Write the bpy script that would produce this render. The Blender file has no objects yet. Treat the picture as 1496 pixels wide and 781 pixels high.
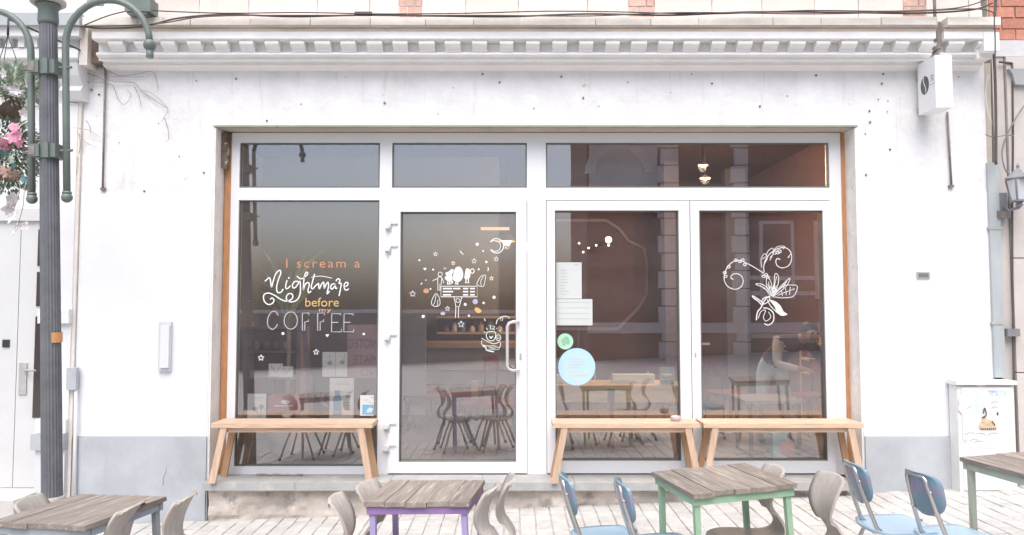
import bpy, bmesh, math, random
from math import radians as R, sin, cos, pi, atan, tan
from mathutils import Vector, Matrix
random.seed(7)
sc = bpy.context.scene
col = sc.collection

# ------------------------------------------------------------------ camera
F, CX, CY = 1080.0, 748.0, 390.5          # focal length and centre in photograph pixels
PITCH = atan(55.5 / F)
CAMY, CAMZ = -6.35, 1.7
cam_d = bpy.data.cameras.new('camera')
cam = bpy.data.objects.new('camera', cam_d)
col.objects.link(cam)
cam.location = (0, CAMY, CAMZ)
cam.rotation_euler = (pi / 2 + PITCH, 0, 0)
cam_d.sensor_width = 36
cam_d.lens = 36 * F / 1496
cam_d.clip_start = 0.05
cam_d.clip_end = 1000
sc.camera = cam

# ------------------------------------------------------------------ light
SUN_EL, SUN_AZ = 60, -6                  # soft daylight from high behind the viewer
w = bpy.data.worlds.new('World')
sc.world = w
w.use_nodes = True
nt = w.node_tree
bg = nt.nodes['Background']
sky = nt.nodes.new('ShaderNodeTexSky')
sky.sky_type = 'NISHITA'
sky.sun_disc = False
sky.sun_elevation = R(SUN_EL)
sky.sun_rotation = R(180 - SUN_AZ)
sky.dust_density = 5.5
sky.air_density = 1.0
sky.ozone_density = 5.0
nt.links.new(sky.outputs[0], bg.inputs['Color'])
bg.inputs['Strength'].default_value = 0.15
sd = bpy.data.lights.new('sun', 'SUN')
sun = bpy.data.objects.new('sun', sd)
col.objects.link(sun)
sd.energy = 1.9
sd.angle = R(62)
sd.color = (1.0, 0.945, 0.875)
a = R(SUN_AZ)
sdir = Vector((sin(a) * cos(R(SUN_EL)), -cos(a) * cos(R(SUN_EL)), sin(R(SUN_EL))))
sun.rotation_euler = (-sdir).to_track_quat('-Z', 'Y').to_euler()
sun.location = (-2, -12, 14)
sc.view_settings.view_transform = 'Standard'
sc.view_settings.look = 'None'
sc.view_settings.gamma = 1
sc.view_settings.exposure = 0.58
try:
    sc.cycles.max_bounces = 10
    sc.cycles.transparent_max_bounces = 16
    sc.cycles.caustics_reflective = False
    sc.cycles.caustics_refractive = False
except Exception:
    pass

# ------------------------------------------------------------------ where things stand
SLOPE = 0.0427                            # the street rises to the right
TILT = -atan(SLOPE)


def ray(px, py):
    u, v = (px - CX) / F, (CY - py) / F
    return Vector((u, cos(PITCH) - v * sin(PITCH), sin(PITCH) + v * cos(PITCH)))


def W(px, py, Y):                         # the world point on the upright plane y = Y
    d = ray(px, py)
    t = (Y - CAMY) / d.y
    return Vector((d.x * t, Y, CAMZ + d.z * t))


def P(px, py, h):                         # the world point h above the sloping pavement
    d = ray(px, py)
    t = (h - CAMZ) / (d.z - SLOPE * d.x)
    return Vector((d.x * t, CAMY + d.y * t, CAMZ + d.z * t))


def X(px, Y, py=450):
    return W(px, py, Y).x


def Z(py, Y):
    return W(748, py, Y).z


def gz(x):
    return SLOPE * x


# ------------------------------------------------------------------ mesh helper
class MB:
    def __init__(s):
        s.bm = bmesh.new()
        s.mi = 0

    def _f(s, vs):
        try:
            f = s.bm.faces.new(vs)
            f.material_index = s.mi
            return f
        except ValueError:
            return None

    def box(s, x0, x1, y0, y1, z0, z1, M=None):
        c = [(x0, y0, z0), (x1, y0, z0), (x1, y1, z0), (x0, y1, z0), (x0, y0, z1), (x1, y0, z1), (x1, y1, z1), (x0, y1, z1)]
        v = [s.bm.verts.new(M @ Vector(p) if M else p) for p in c]
        for q in ((0, 3, 2, 1), (4, 5, 6, 7), (0, 1, 5, 4), (1, 2, 6, 5), (2, 3, 7, 6), (3, 0, 4, 7)):
            s._f([v[i] for i in q])
        return v

    def hexa(s, b, t):                    # four bottom corners, four top corners, both counter-clockwise from above
        v = [s.bm.verts.new(p) for p in list(b) + list(t)]
        for q in ((3, 2, 1, 0), (4, 5, 6, 7), (0, 1, 5, 4), (1, 2, 6, 5), (2, 3, 7, 6), (3, 0, 4, 7)):
            s._f([v[i] for i in q])

    def bar(s, p, q, w_, d_, side=None):  # a square-section bar from p to q
        p, q = Vector(p), Vector(q)
        ax = (q - p).normalized()
        sx = Vector(side) if side else (Vector((1, 0, 0)) if abs(ax.x) < .8 else Vector((0, 1, 0)))
        sy = ax.cross(sx).normalized()
        sx = sy.cross(ax).normalized()
        o = [(-w_, -d_), (w_, -d_), (w_, d_), (-w_, d_)]
        A = [p + sx * a_ / 2 + sy * b_ / 2 for a_, b_ in o]
        B = [q + sx * a_ / 2 + sy * b_ / 2 for a_, b_ in o]
        s.hexa(A, B)

    def tube(s, pts, r, n=8, cap=True, rr=None):
        pts = [Vector(p) for p in pts]
        rings = []
        up = None
        for i, p in enumerate(pts):
            t = (pts[min(i + 1, len(pts) - 1)] - pts[max(i - 1, 0)])
            if t.length < 1e-9:
                t = Vector((0, 0, 1))
            t.normalize()
            if up is None:
                up = Vector((0, 0, 1)) if abs(t.z) < .9 else Vector((1, 0, 0))
            sx = t.cross(up)
            if sx.length < 1e-6:
                sx = t.orthogonal()
            sx.normalize()
            up = sx.cross(t).normalized()
            r_ = rr[i] if rr else r
            rings.append([s.bm.verts.new(p + (sx * cos(2 * pi * k / n) + up * sin(2 * pi * k / n)) * r_) for k in range(n)])
        for a_, b_ in zip(rings, rings[1:]):
            for k in range(n):
                f = s._f([a_[k], a_[(k + 1) % n], b_[(k + 1) % n], b_[k]])
                if f:
                    f.smooth = True
        if cap:
            s._f(list(reversed(rings[0])))
            s._f(rings[-1])

    def lathe(s, prof, c=(0, 0, 0), n=20, smooth=True, flute=0.0):
        c = Vector(c)
        rings = []
        for r_, z in prof:
            rings.append([s.bm.verts.new(c + Vector(((r_ * (1 - (flute if k % 2 else 0))) * cos(2 * pi * k / n), (r_ * (1 - (flute if k % 2 else 0))) * sin(2 * pi * k / n), z))) for k in range(n)])
        for a_, b_ in zip(rings, rings[1:]):
            for k in range(n):
                f = s._f([a_[k], a_[(k + 1) % n], b_[(k + 1) % n], b_[k]])
                if f:
                    f.smooth = smooth
        s._f(list(reversed(rings[0])))
        s._f(rings[-1])

    def prism(s, pts, d):                 # polygon pts (3D, planar) pushed along d
        d = Vector(d)
        a_ = [s.bm.verts.new(Vector(p)) for p in pts]
        b_ = [s.bm.verts.new(Vector(p) + d) for p in pts]
        n = len(pts)
        s._f(a_)
        s._f(list(reversed(b_)))
        for i in range(n):
            s._f([a_[(i + 1) % n], a_[i], b_[i], b_[(i + 1) % n]])

    def sheet(s, rows, smooth=True):      # a grid of points
        vs = [[s.bm.verts.new(p) for p in r_] for r_ in rows]
        for a_, b_ in zip(vs, vs[1:]):
            for k in range(len(a_) - 1):
                f = s._f([a_[k], a_[k + 1], b_[k + 1], b_[k]])
                if f:
                    f.smooth = smooth

    def ball(s, c, r, n=12, m=8, sc_=(1, 1, 1)):
        s_ = [(max(1e-4, r * sin(pi * i / m)), -r * cos(pi * i / m)) for i in range(m + 1)]
        c = Vector(c)
        rings = [[s.bm.verts.new(c + Vector((a_ * cos(2 * pi * k / n) * sc_[0], a_ * sin(2 * pi * k / n) * sc_[1], z * sc_[2]))) for k in range(n)] for a_, z in s_]
        for a_, b_ in zip(rings, rings[1:]):
            for k in range(n):
                f = s._f([a_[k], a_[(k + 1) % n], b_[(k + 1) % n], b_[k]])
                if f:
                    f.smooth = True

    def bevel(s, wd, seg=1, ang=30):
        es = [e for e in s.bm.edges if len(e.link_faces) == 2 and e.calc_face_angle(0) > R(ang)]
        bmesh.ops.bevel(s.bm, geom=es, offset=wd, segments=seg, affect='EDGES', profile=.5)
        return s

    def noise(s, amt, seed=0):
        rnd = random.Random(seed)
        for v in s.bm.verts:
            v.co += Vector((rnd.uniform(-amt, amt), rnd.uniform(-amt, amt), rnd.uniform(-amt, amt)))
        return s

    def mesh(s, name, mats, normals=True):
        if normals:
            bmesh.ops.recalc_face_normals(s.bm, faces=s.bm.faces)
        me = bpy.data.meshes.new(name)
        s.bm.to_mesh(me)
        s.bm.free()
        for m in (mats if isinstance(mats, (list, tuple)) else [mats]):
            me.materials.append(m)
        return me


def world_loc(o):
    v = Vector((0, 0, 0))
    while o:
        v += o.location
        o = o.parent
    return v


def link(name, me, parent=None, local=False):
    """one mesh object; a part built in world coordinates is moved into its parent's space (parents of those are unrotated)"""
    o = bpy.data.objects.new(name, me)
    col.objects.link(o)
    if parent is not None:
        o.parent = parent
        if not local:
            o.location = -world_loc(parent)
    return o


def part(name, mb, m, parent, local=False, label=None, kind=None):
    o = link(name, mb.mesh(name, m), parent, local)
    if label:
        o['label'] = label
    if kind:
        o['kind'] = kind
    return o


def tag(o, label, cat, group=None):
    o['label'] = label
    o['category'] = cat
    if group:
        o['group'] = group
    return o


def thing(name, label, cat, loc=(0, 0, 0), yaw=0, group=None, tilt=False):
    o = bpy.data.objects.new(name, None)
    col.objects.link(o)
    o.empty_display_size = .1
    o.location = loc
    if tilt:
        o.rotation_euler = (Matrix.Rotation(TILT, 4, 'Y') @ Matrix.Rotation(R(yaw), 4, 'Z')).to_euler()
    else:
        o.rotation_euler = (0, 0, R(yaw))
    return tag(o, label, cat, group)


def single(name, mb, m, label, cat, group=None):
    return tag(link(name, mb.mesh(name, m)), label, cat, group)


def copy_tree(o, parent=None):
    c = o.copy()
    col.objects.link(c)
    if parent:
        c.parent = parent
    for ch in list(o.children):
        copy_tree(ch, c)
    return c


def clean(o):                             # parts keep no category
    for ch in o.children:
        clean(ch)


# ------------------------------------------------------------------ materials
MATS = {}


def mat(name, color, rough=.6, var=.12, scale=6.0, bump=0.0, bscale=40.0, metal=0.0, stretch=(1, 1, 1), worn=None, worn_t=.62, worn_s=9.0, spec=.5, perobj=0.0, emit=None, estr=0, coat=0, detail=4.0, worn_sharp=.05, streak=None, streak_t=.57):
    m = bpy.data.materials.new(name)
    m.use_nodes = True
    t = m.node_tree
    b = t.nodes['Principled BSDF']
    N = t.nodes.new
    L = t.links.new
    tc = N('ShaderNodeTexCoord')
    mp = N('ShaderNodeMapping')
    mp.inputs['Scale'].default_value = stretch
    L(tc.outputs['Object'], mp.inputs['Vector'])
    vec = mp.outputs['Vector']
    oi = N('ShaderNodeObjectInfo')
    if perobj:
        ad = N('ShaderNodeVectorMath')
        ad.operation = 'ADD'
        ml = N('ShaderNodeMath')
        ml.operation = 'MULTIPLY'
        ml.inputs[1].default_value = 37.0
        L(oi.outputs['Random'], ml.inputs[0])
        L(vec, ad.inputs[0])
        L(ml.outputs[0], ad.inputs[1])
        vec = ad.outputs[0]
    nz = N('ShaderNodeTexNoise')
    nz.inputs['Scale'].default_value = scale
    nz.inputs['Detail'].default_value = detail
    nz.inputs['Roughness'].default_value = .6
    L(vec, nz.inputs['Vector'])
    mr = N('ShaderNodeMapRange')
    mr.inputs['From Min'].default_value = .3
    mr.inputs['From Max'].default_value = .7
    mr.inputs['To Min'].default_value = 1 - var
    mr.inputs['To Max'].default_value = 1 + var
    L(nz.outputs['Fac'], mr.inputs['Value'])
    val = mr.outputs[0]
    if perobj:
        m2 = N('ShaderNodeMapRange')
        m2.inputs['To Min'].default_value = 1 - perobj
        m2.inputs['To Max'].default_value = 1 + perobj
        L(oi.outputs['Random'], m2.inputs['Value'])
        mm = N('ShaderNodeMath')
        mm.operation = 'MULTIPLY'
        L(val, mm.inputs[0])
        L(m2.outputs[0], mm.inputs[1])
        val = mm.outputs[0]
    mx = N('ShaderNodeMix')
    mx.data_type = 'RGBA'
    mx.blend_type = 'MULTIPLY'
    mx.inputs['Factor'].default_value = 1
    mx.inputs['A'].default_value = (*color, 1)
    L(val, mx.inputs['B'])
    out = mx.outputs['Result']
    if worn:
        n2 = N('ShaderNodeTexNoise')
        n2.inputs['Scale'].default_value = worn_s
        n2.inputs['Detail'].default_value = 7
        n2.inputs['Roughness'].default_value = .65
        L(vec, n2.inputs['Vector'])
        r2 = N('ShaderNodeMapRange')
        r2.inputs['From Min'].default_value = worn_t
        r2.inputs['From Max'].default_value = worn_t + worn_sharp
        L(n2.outputs['Fac'], r2.inputs['Value'])
        x2 = N('ShaderNodeMix')
        x2.data_type = 'RGBA'
        x2.inputs['B'].default_value = (*worn, 1)
        L(r2.outputs[0], x2.inputs['Factor'])
        L(out, x2.inputs['A'])
        out = x2.outputs['Result']
    if streak:                            # rain streaks and run marks
        ms = N('ShaderNodeMapping')
        ms.inputs['Scale'].default_value = (7, 7, .55)
        L(tc.outputs['Object'], ms.inputs['Vector'])
        n4 = N('ShaderNodeTexNoise')
        n4.inputs['Scale'].default_value = 1.6
        n4.inputs['Detail'].default_value = 8
        n4.inputs['Roughness'].default_value = .7
        L(ms.outputs[0], n4.inputs['Vector'])
        r4 = N('ShaderNodeMapRange')
        r4.inputs['From Min'].default_value = streak_t
        r4.inputs['From Max'].default_value = streak_t + .2
        L(n4.outputs['Fac'], r4.inputs['Value'])
        x4 = N('ShaderNodeMix')
        x4.data_type = 'RGBA'
        x4.inputs['B'].default_value = (*streak, 1)
        L(r4.outputs[0], x4.inputs['Factor'])
        L(out, x4.inputs['A'])
        out = x4.outputs['Result']
    L(out, b.inputs['Base Color'])
    b.inputs['Roughness'].default_value = rough
    b.inputs['Metallic'].default_value = metal
    b.inputs['Specular IOR Level'].default_value = spec
    if coat:
        b.inputs['Coat Weight'].default_value = coat
    if bump:
        n3 = N('ShaderNodeTexNoise')
        n3.inputs['Scale'].default_value = bscale
        n3.inputs['Detail'].default_value = 5
        L(vec, n3.inputs['Vector'])
        bp = N('ShaderNodeBump')
        bp.inputs['Strength'].default_value = bump
        bp.inputs['Distance'].default_value = .01
        L(n3.outputs['Fac'], bp.inputs['Height'])
        L(bp.outputs[0], b.inputs['Normal'])
    if emit:
        b.inputs['Emission Color'].default_value = (*emit, 1)
        b.inputs['Emission Strength'].default_value = estr
    MATS[name] = m
    return m


def glass_mat(name, base=.13, tint=(.95, .95, .95), haze=.055):
    m = bpy.data.materials.new(name)
    m.use_nodes = True
    t = m.node_tree
    t.nodes.remove(t.nodes['Principled BSDF'])
    N, L = t.nodes.new, t.links.new
    out = t.nodes['Material Output']
    tr = N('ShaderNodeBsdfTransparent')
    tr.inputs[0].default_value = (*tint, 1)
    gl = N('ShaderNodeBsdfGlossy')
    gl.inputs['Roughness'].default_value = .0
    nz = N('ShaderNodeTexNoise')          # the panes are very slightly wavy
    nz.inputs['Scale'].default_value = 2.2
    tc = N('ShaderNodeTexCoord')
    L(tc.outputs['Object'], nz.inputs['Vector'])
    bp = N('ShaderNodeBump')
    bp.inputs['Strength'].default_value = .012
    bp.inputs['Distance'].default_value = .02
    L(nz.outputs['Fac'], bp.inputs['Height'])
    L(bp.outputs[0], gl.inputs['Normal'])
    lw = N('ShaderNodeLayerWeight')
    lw.inputs['Blend'].default_value = .5
    pw = N('ShaderNodeMath')
    pw.operation = 'POWER'
    pw.inputs[1].default_value = 5
    L(lw.outputs['Facing'], pw.inputs[0])
    mr = N('ShaderNodeMapRange')
    mr.inputs['To Min'].default_value = base
    mr.inputs['To Max'].default_value = 1
    L(pw.outputs[0], mr.inputs['Value'])
    df = N('ShaderNodeBsdfDiffuse')       # pale haze mixed into the glass to lift the dark inside
    df.inputs[0].default_value = (.62, .58, .57, 1)
    nd = N('ShaderNodeTexNoise')
    nd.inputs['Scale'].default_value = 1.7
    nd.inputs['Detail'].default_value = 8
    md = N('ShaderNodeMapping')
    md.inputs['Scale'].default_value = (.6, 1, 3.5)
    L(tc.outputs['Object'], md.inputs['Vector'])
    L(md.outputs[0], nd.inputs['Vector'])
    rd = N('ShaderNodeMapRange')
    rd.inputs['From Min'].default_value = .3
    rd.inputs['From Max'].default_value = .7
    rd.inputs['To Min'].default_value = haze * .75
    rd.inputs['To Max'].default_value = haze * 1.25
    L(nd.outputs['Fac'], rd.inputs['Value'])
    m0 = N('ShaderNodeMixShader')
    L(rd.outputs[0], m0.inputs[0])
    L(tr.outputs[0], m0.inputs[1])
    L(df.outputs[0], m0.inputs[2])
    mx = N('ShaderNodeMixShader')
    L(mr.outputs[0], mx.inputs[0])
    L(m0.outputs[0], mx.inputs[1])
    L(gl.outputs[0], mx.inputs[2])
    L(mx.outputs[0], out.inputs['Surface'])
    return m


M_plaster = mat('rough_white_plaster', (.80, .795, .79), .85, .09, 3.2, .9, 16, worn=(.56, .51, .47), worn_t=.64, worn_s=7, worn_sharp=.08, streak=(.62, .58, .54), streak_t=.56)
M_panel = mat('smooth_white_plaster', (.79, .80, .82), .75, .03, 1.6, .15, 18, streak=(.70, .70, .70), streak_t=.62)
M_cream = mat('cream_stone_edge', (.72, .66, .60), .85, .09, 5, .4, 30, worn=(.50, .42, .35), worn_t=.66, worn_s=8)
M_plinth = mat('grey_plinth_paint', (.44, .465, .485), .8, .13, 2.4, .25, 24, worn=(.38, .40, .42), worn_t=.60, worn_s=4, worn_sharp=.18, streak=(.40, .41, .41), streak_t=.56)
M_base = mat('old_rubble_masonry', (.56, .50, .44), .9, .28, 4, 1.0, 14, worn=(.33, .30, .265), worn_t=.56, worn_s=5, worn_sharp=.10)
M_sill = mat('grey_bluestone', (.40, .40, .39), .8, .12, 8, .25, 50, worn=(.52, .51, .49), worn_t=.6, worn_s=5, worn_sharp=.1)
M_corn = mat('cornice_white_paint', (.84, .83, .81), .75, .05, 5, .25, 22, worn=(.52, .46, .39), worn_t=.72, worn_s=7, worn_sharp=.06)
M_cyma = mat('cornice_shadow_moulding', (.60, .53, .45), .85, .16, 3, .3, 24, stretch=(1, 4, 6), worn=(.42, .35, .28), worn_t=.64, worn_s=4, worn_sharp=.12)  # tan puts the moulding's underside shadow into its colour
M_cope = mat('cream_coping_stone', (.76, .71, .64), .85, .07, 7, .35, 26, perobj=.05)
M_upstone = mat('pinkish_wall_stone', (.72, .64, .585), .88, .07, 4, .4, 22, perobj=.07, worn=(.60, .50, .43), worn_t=.66, worn_s=4, worn_sharp=.1)
M_brick = mat('red_brick', (.50, .22, .155), .88, .16, 14, .5, 40, perobj=.16)
M_brickp = mat('faded_pink_brick', (.60, .40, .33), .9, .16, 20, .5, 40, perobj=.1)
M_mortar = mat('pale_mortar', (.62, .56, .50), .95, .1, 20, .4, 50)
M_upvc = mat('white_window_plastic', (.80, .81, .825), .35, .015, 2, 0, spec=.4)
M_gasket = mat('grey_rubber_gasket', (.16, .17, .16), .7, .1, 10)
M_timb = mat('orange_raw_timber', (.52, .26, .12), .7, .2, 14, .15, 60, stretch=(8, 8, .7), worn=(.33, .16, .08), worn_t=.66, worn_s=3)
M_foam = mat('white_reveal_plaster', (.82, .79, .75), .9, .08, 8, .6, 20, worn=(.44, .38, .33), worn_t=.66, worn_s=7)
M_bench = mat('pale_bench_pine', (.62, .44, .31), .6, .17, 7, .1, 60, stretch=(.8, 9, 9), worn=(.44, .27, .17), worn_t=.66, worn_s=2.4, worn_sharp=.07, perobj=.05)
M_benchleg = mat('pale_bench_pine_upright', (.60, .42, .30), .6, .17, 7, .1, 60, stretch=(9, 9, .8), worn=(.44, .27, .17), worn_t=.66, worn_s=2.4, worn_sharp=.07, perobj=.07)
M_benchdk = mat('shaded_bench_pine', (.48, .29, .165), .65, .12, 7, .1, 60, stretch=(9, 9, .8), perobj=.06)  # darker copy of the bench pine, shade put into rear legs and bearers
M_top = mat('weathered_table_planks', (.27, .23, .195), .75, .28, 5, .35, 40, stretch=(7, .8, 7), perobj=.14, worn=(.43, .385, .34), worn_t=.57, worn_s=5, worn_sharp=.10)
M_lilac = mat('chipped_lilac_paint', (.27, .165, .35), .5, .1, 6, .1, 30, worn=(.20, .10, .16), worn_t=.70, worn_s=9)
M_lilacp = mat('pale_lilac_paint', (.34, .29, .50), .5, .1, 6, .1, 30)
M_green = mat('chipped_mint_paint', (.30, .45, .30), .5, .1, 6, .1, 30, worn=(.12, .16, .12), worn_t=.72, worn_s=9)
M_slate = mat('slate_grey_paint', (.30, .335, .36), .55, .12, 6, .1, 30)
M_sage = mat('sage_green_paint', (.43, .46, .38), .55, .1, 6, .1, 30)
M_chair = mat('greyed_bent_plywood', (.44, .40, .36), .55, .14, 5, .08, 60, stretch=(6, 6, .7), perobj=.12)
M_chrome = mat('dull_chrome_tube', (.62, .60, .58), .28, .05, 10, metal=.9)
M_greyleg = mat('grey_steel_tube', (.40, .39, .38), .45, .1, 8, metal=.5)
M_blue = mat('worn_blue_plastic', (.16, .26, .32), .3, .12, 5, coat=.1, worn=(.34, .18, .32), worn_t=.56, worn_s=3.2, worn_sharp=.14)
M_blues = mat('pale_blue_seat_plastic', (.30, .43, .53), .3, .08, 5, coat=.2)
M_post = mat('flaked_charcoal_lamp_paint', (.135, .14, .15), .5, .18, 10, .1, 30, worn=(.30, .27, .29), worn_t=.70, worn_s=9, worn_sharp=.02)
M_arm = mat('grey_green_lamp_paint', (.15, .185, .165), .45, .12, 8, .05, 30)
M_band = mat('dull_metal_band', (.42, .41, .39), .5, .15, 12, .1, 30)
M_orange = mat('orange_sticker', (.62, .30, .13), .5, .05, 6)
M_pave = mat('pale_pinkish_paver', (.50, .485, .46), .85, .12, 11, .4, 50, perobj=.08, worn=(.33, .30, .28), worn_t=.66, worn_s=9, worn_sharp=.1)
M_sand = mat('sandy_paver_joints', (.46, .44, .415), .95, .2, 20, .4, 60)
M_cab = mat('grubby_white_cabinet', (.74, .735, .71), .55, .06, 4, .03, 20, worn=(.60, .57, .52), worn_t=.64, worn_s=5, worn_sharp=.2)
M_dark = mat('near_black', (.03, .03, .032), .5, .1, 8)
M_cable = mat('dark_cable', (.10, .085, .08), .7, .15, 10)
M_rust = mat('rusty_iron', (.23, .20, .185), .85, .3, 12, .2, 40)
M_white = mat('white_paper', (.60, .63, .61), .7, .03, 5)
M_chalk = mat('white_window_paint', (.86, .86, .86), .8, .03, 30)
M_chalkth = mat('thin_white_window_paint', (.62, .62, .64), .8, .12, 30)
M_chalkor = mat('orange_window_paint', (.58, .28, .17), .8, .12, 30)
M_chalkyl = mat('mustard_window_paint', (.66, .43, .17), .8, .12, 30)
M_chalkdk = mat('dark_window_paint', (.085, .08, .09), .8, .1, 30)
M_lilacwp = mat('lilac_window_paint', (.45, .42, .58), .8, .1, 30)
M_skyblue = mat('pale_blue_sticker', (.46, .66, .82), .5, .02, 5)
M_mint = mat('mint_sticker', (.45, .72, .52), .5, .03, 5)
M_mintdk = mat('green_sticker_mark', (.28, .52, .36), .5, .03, 5)
M_txtgrey = mat('grey_print', (.40, .40, .41), .7, .03, 5)
M_signw = mat('white_sign_acrylic', (.82, .82, .82), .35, .01, 3)
M_ldoor = mat('pale_grey_door_paint', (.60, .605, .595), .5, .03, 3, .05, 20)
M_lwall = mat('white_house_stucco', (.74, .745, .74), .8, .04, 4, .25, 24)
M_lgrey = mat('grey_pilaster_block', (.44, .46, .475), .8, .1, 6, .2, 30)
M_pipe = mat('blue_grey_downpipe', (.42, .455, .46), .6, .1, 5, .1, 30, stretch=(2, 2, .5))
M_tan = mat('tan_flashing', (.50, .45, .38), .8, .12, 4, .2, 30, stretch=(2, 2, .6))
M_rstone = mat('beige_ashlar_stone', (.56, .52, .485), .85, .08, 4, .3, 30, perobj=.05)
M_iron = mat('grey_lantern_iron', (.22, .22, .235), .6, .15, 10, .1, 40)
M_lglass = mat('frosted_lantern_glass', (.62, .64, .66), .3, .03, 5)
M_leaf = mat('dull_green_leaves', (.23, .29, .20), .6, .4, 16, perobj=.1)
M_leafp = mat('pale_sage_leaves', (.42, .48, .38), .6, .3, 16)
M_teal = mat('faded_teal_petals', (.22, .42, .45), .6, .15, 16)
M_pink = mat('pink_petals', (.72, .30, .42), .6, .15, 20)
M_coral = mat('dusty_coral_petals', (.34, .22, .17), .65, .2, 20)
M_petal = mat('white_petals', (.78, .74, .74), .6, .05, 20)
M_bask = mat('dark_coir_basket', (.16, .12, .09), .9, .3, 20, .4, 40)
M_vine = mat('dead_vine_stem', (.38, .33, .29), .9, .2, 20)
M_yel = mat('yellow_paper', (.72, .54, .16), .7, .05, 20, worn=(.8, .78, .7), worn_t=.55, worn_s=30)
# inside
M_iwall = mat('dark_brown_wall', (.20, .095, .085), .8, .12, 2.2, .05, 20)
M_iwallp = mat('pale_grey_wall', (.27, .26, .27), .8, .06, 2, .05, 20)
M_ifloor = mat('grey_inside_floor', (.21, .19, .20), .45, .12, 3, .02, 20)
M_iceil = mat('dim_ceiling', (.13, .085, .08), .85, .1, 3)
M_ired = mat('dark_red_wood', (.22, .06, .065), .5, .15, 5, stretch=(.7, 4, 4))
M_iwood = mat('honey_wood', (.66, .45, .25), .55, .18, 6, .05, 30, stretch=(.8, 8, 8))
M_ipale = mat('pale_board', (.76, .76, .73), .6, .04, 5)
M_icream = mat('cream_shelf_wood', (.62, .52, .38), .6, .1, 6)
M_igrn = mat('green_card', (.30, .42, .36), .6, .08, 6)
M_ipurp = mat('dull_purple_card', (.24, .15, .26), .7, .1, 6)
M_iblue = mat('blue_print', (.17, .33, .47), .6, .06, 6)
M_ibluegr = mat('dark_teal_print', (.10, .17, .22), .6, .06, 6)
M_mould = mat('pale_mauve_moulding', (.46, .37, .365), .6, .06, 4)
M_bulb = mat('glowing_bulb', (.9, .7, .4), .4, 0, 5, emit=(1.0, .66, .32), estr=9)
M_shade = mat('brass_lamp_shade', (.62, .42, .17), .35, .1, 8, metal=.6)
M_strip = mat('lit_orange_strip', (.9, .5, .25), .4, 0, 5, emit=(1.0, .48, .22), estr=1.1)
M_jean = mat('pale_blue_denim', (.58, .76, .90), .85, .1, 20, .1, 80)
M_shirt = mat('purple_grey_shirt', (.10, .06, .10), .85, .1, 10)
M_skin = mat('skin', (.48, .29, .22), .55, .04, 10)
M_hair = mat('dark_hair', (.04, .028, .022), .6, .2, 30)
M_cloth = mat('off_white_cloth', (.66, .64, .56), .85, .05, 20)
M_opwall = mat('opposite_pale_render', (.55, .55, .57), .85, .08, 1.2, .1, 10)
M_opdark = mat('opposite_dark_brick', (.10, .055, .05), .85, .2, 4, .2, 20)
M_opquoin = mat('opposite_quoin_stone', (.62, .58, .58), .85, .1, 4, .1, 20)
M_opwin = mat('opposite_window_glass', (.05, .05, .06), .1, .05, 2)
GLASS = glass_mat('window_glass', .235)
GLASSD = glass_mat('lantern_glass', .08)


# ------------------------------------------------------------------ drawing on glass
def spline(pts, n=5, closed=False):
    pts = [Vector((p[0], p[1], 0)) for p in pts]
    if len(pts) < 3:
        return pts
    out = []
    m = len(pts)
    rng = m if closed else m - 1
    for i in range(rng):
        p0 = pts[(i - 1) % m] if closed or i > 0 else pts[0]
        p1, p2 = pts[i], pts[(i + 1) % m]
        p3 = pts[(i + 2) % m] if closed or i + 2 < m else pts[-1]
        for k in range(n):
            t = k / n
            out.append(.5 * ((2 * p1) + (p2 - p0) * t + (2 * p0 - 5 * p1 + 4 * p2 - p3) * t * t + (3 * p1 - p0 - 3 * p2 + p3) * t ** 3))
    if not closed:
        out.append(pts[-1])
    return out


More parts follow.
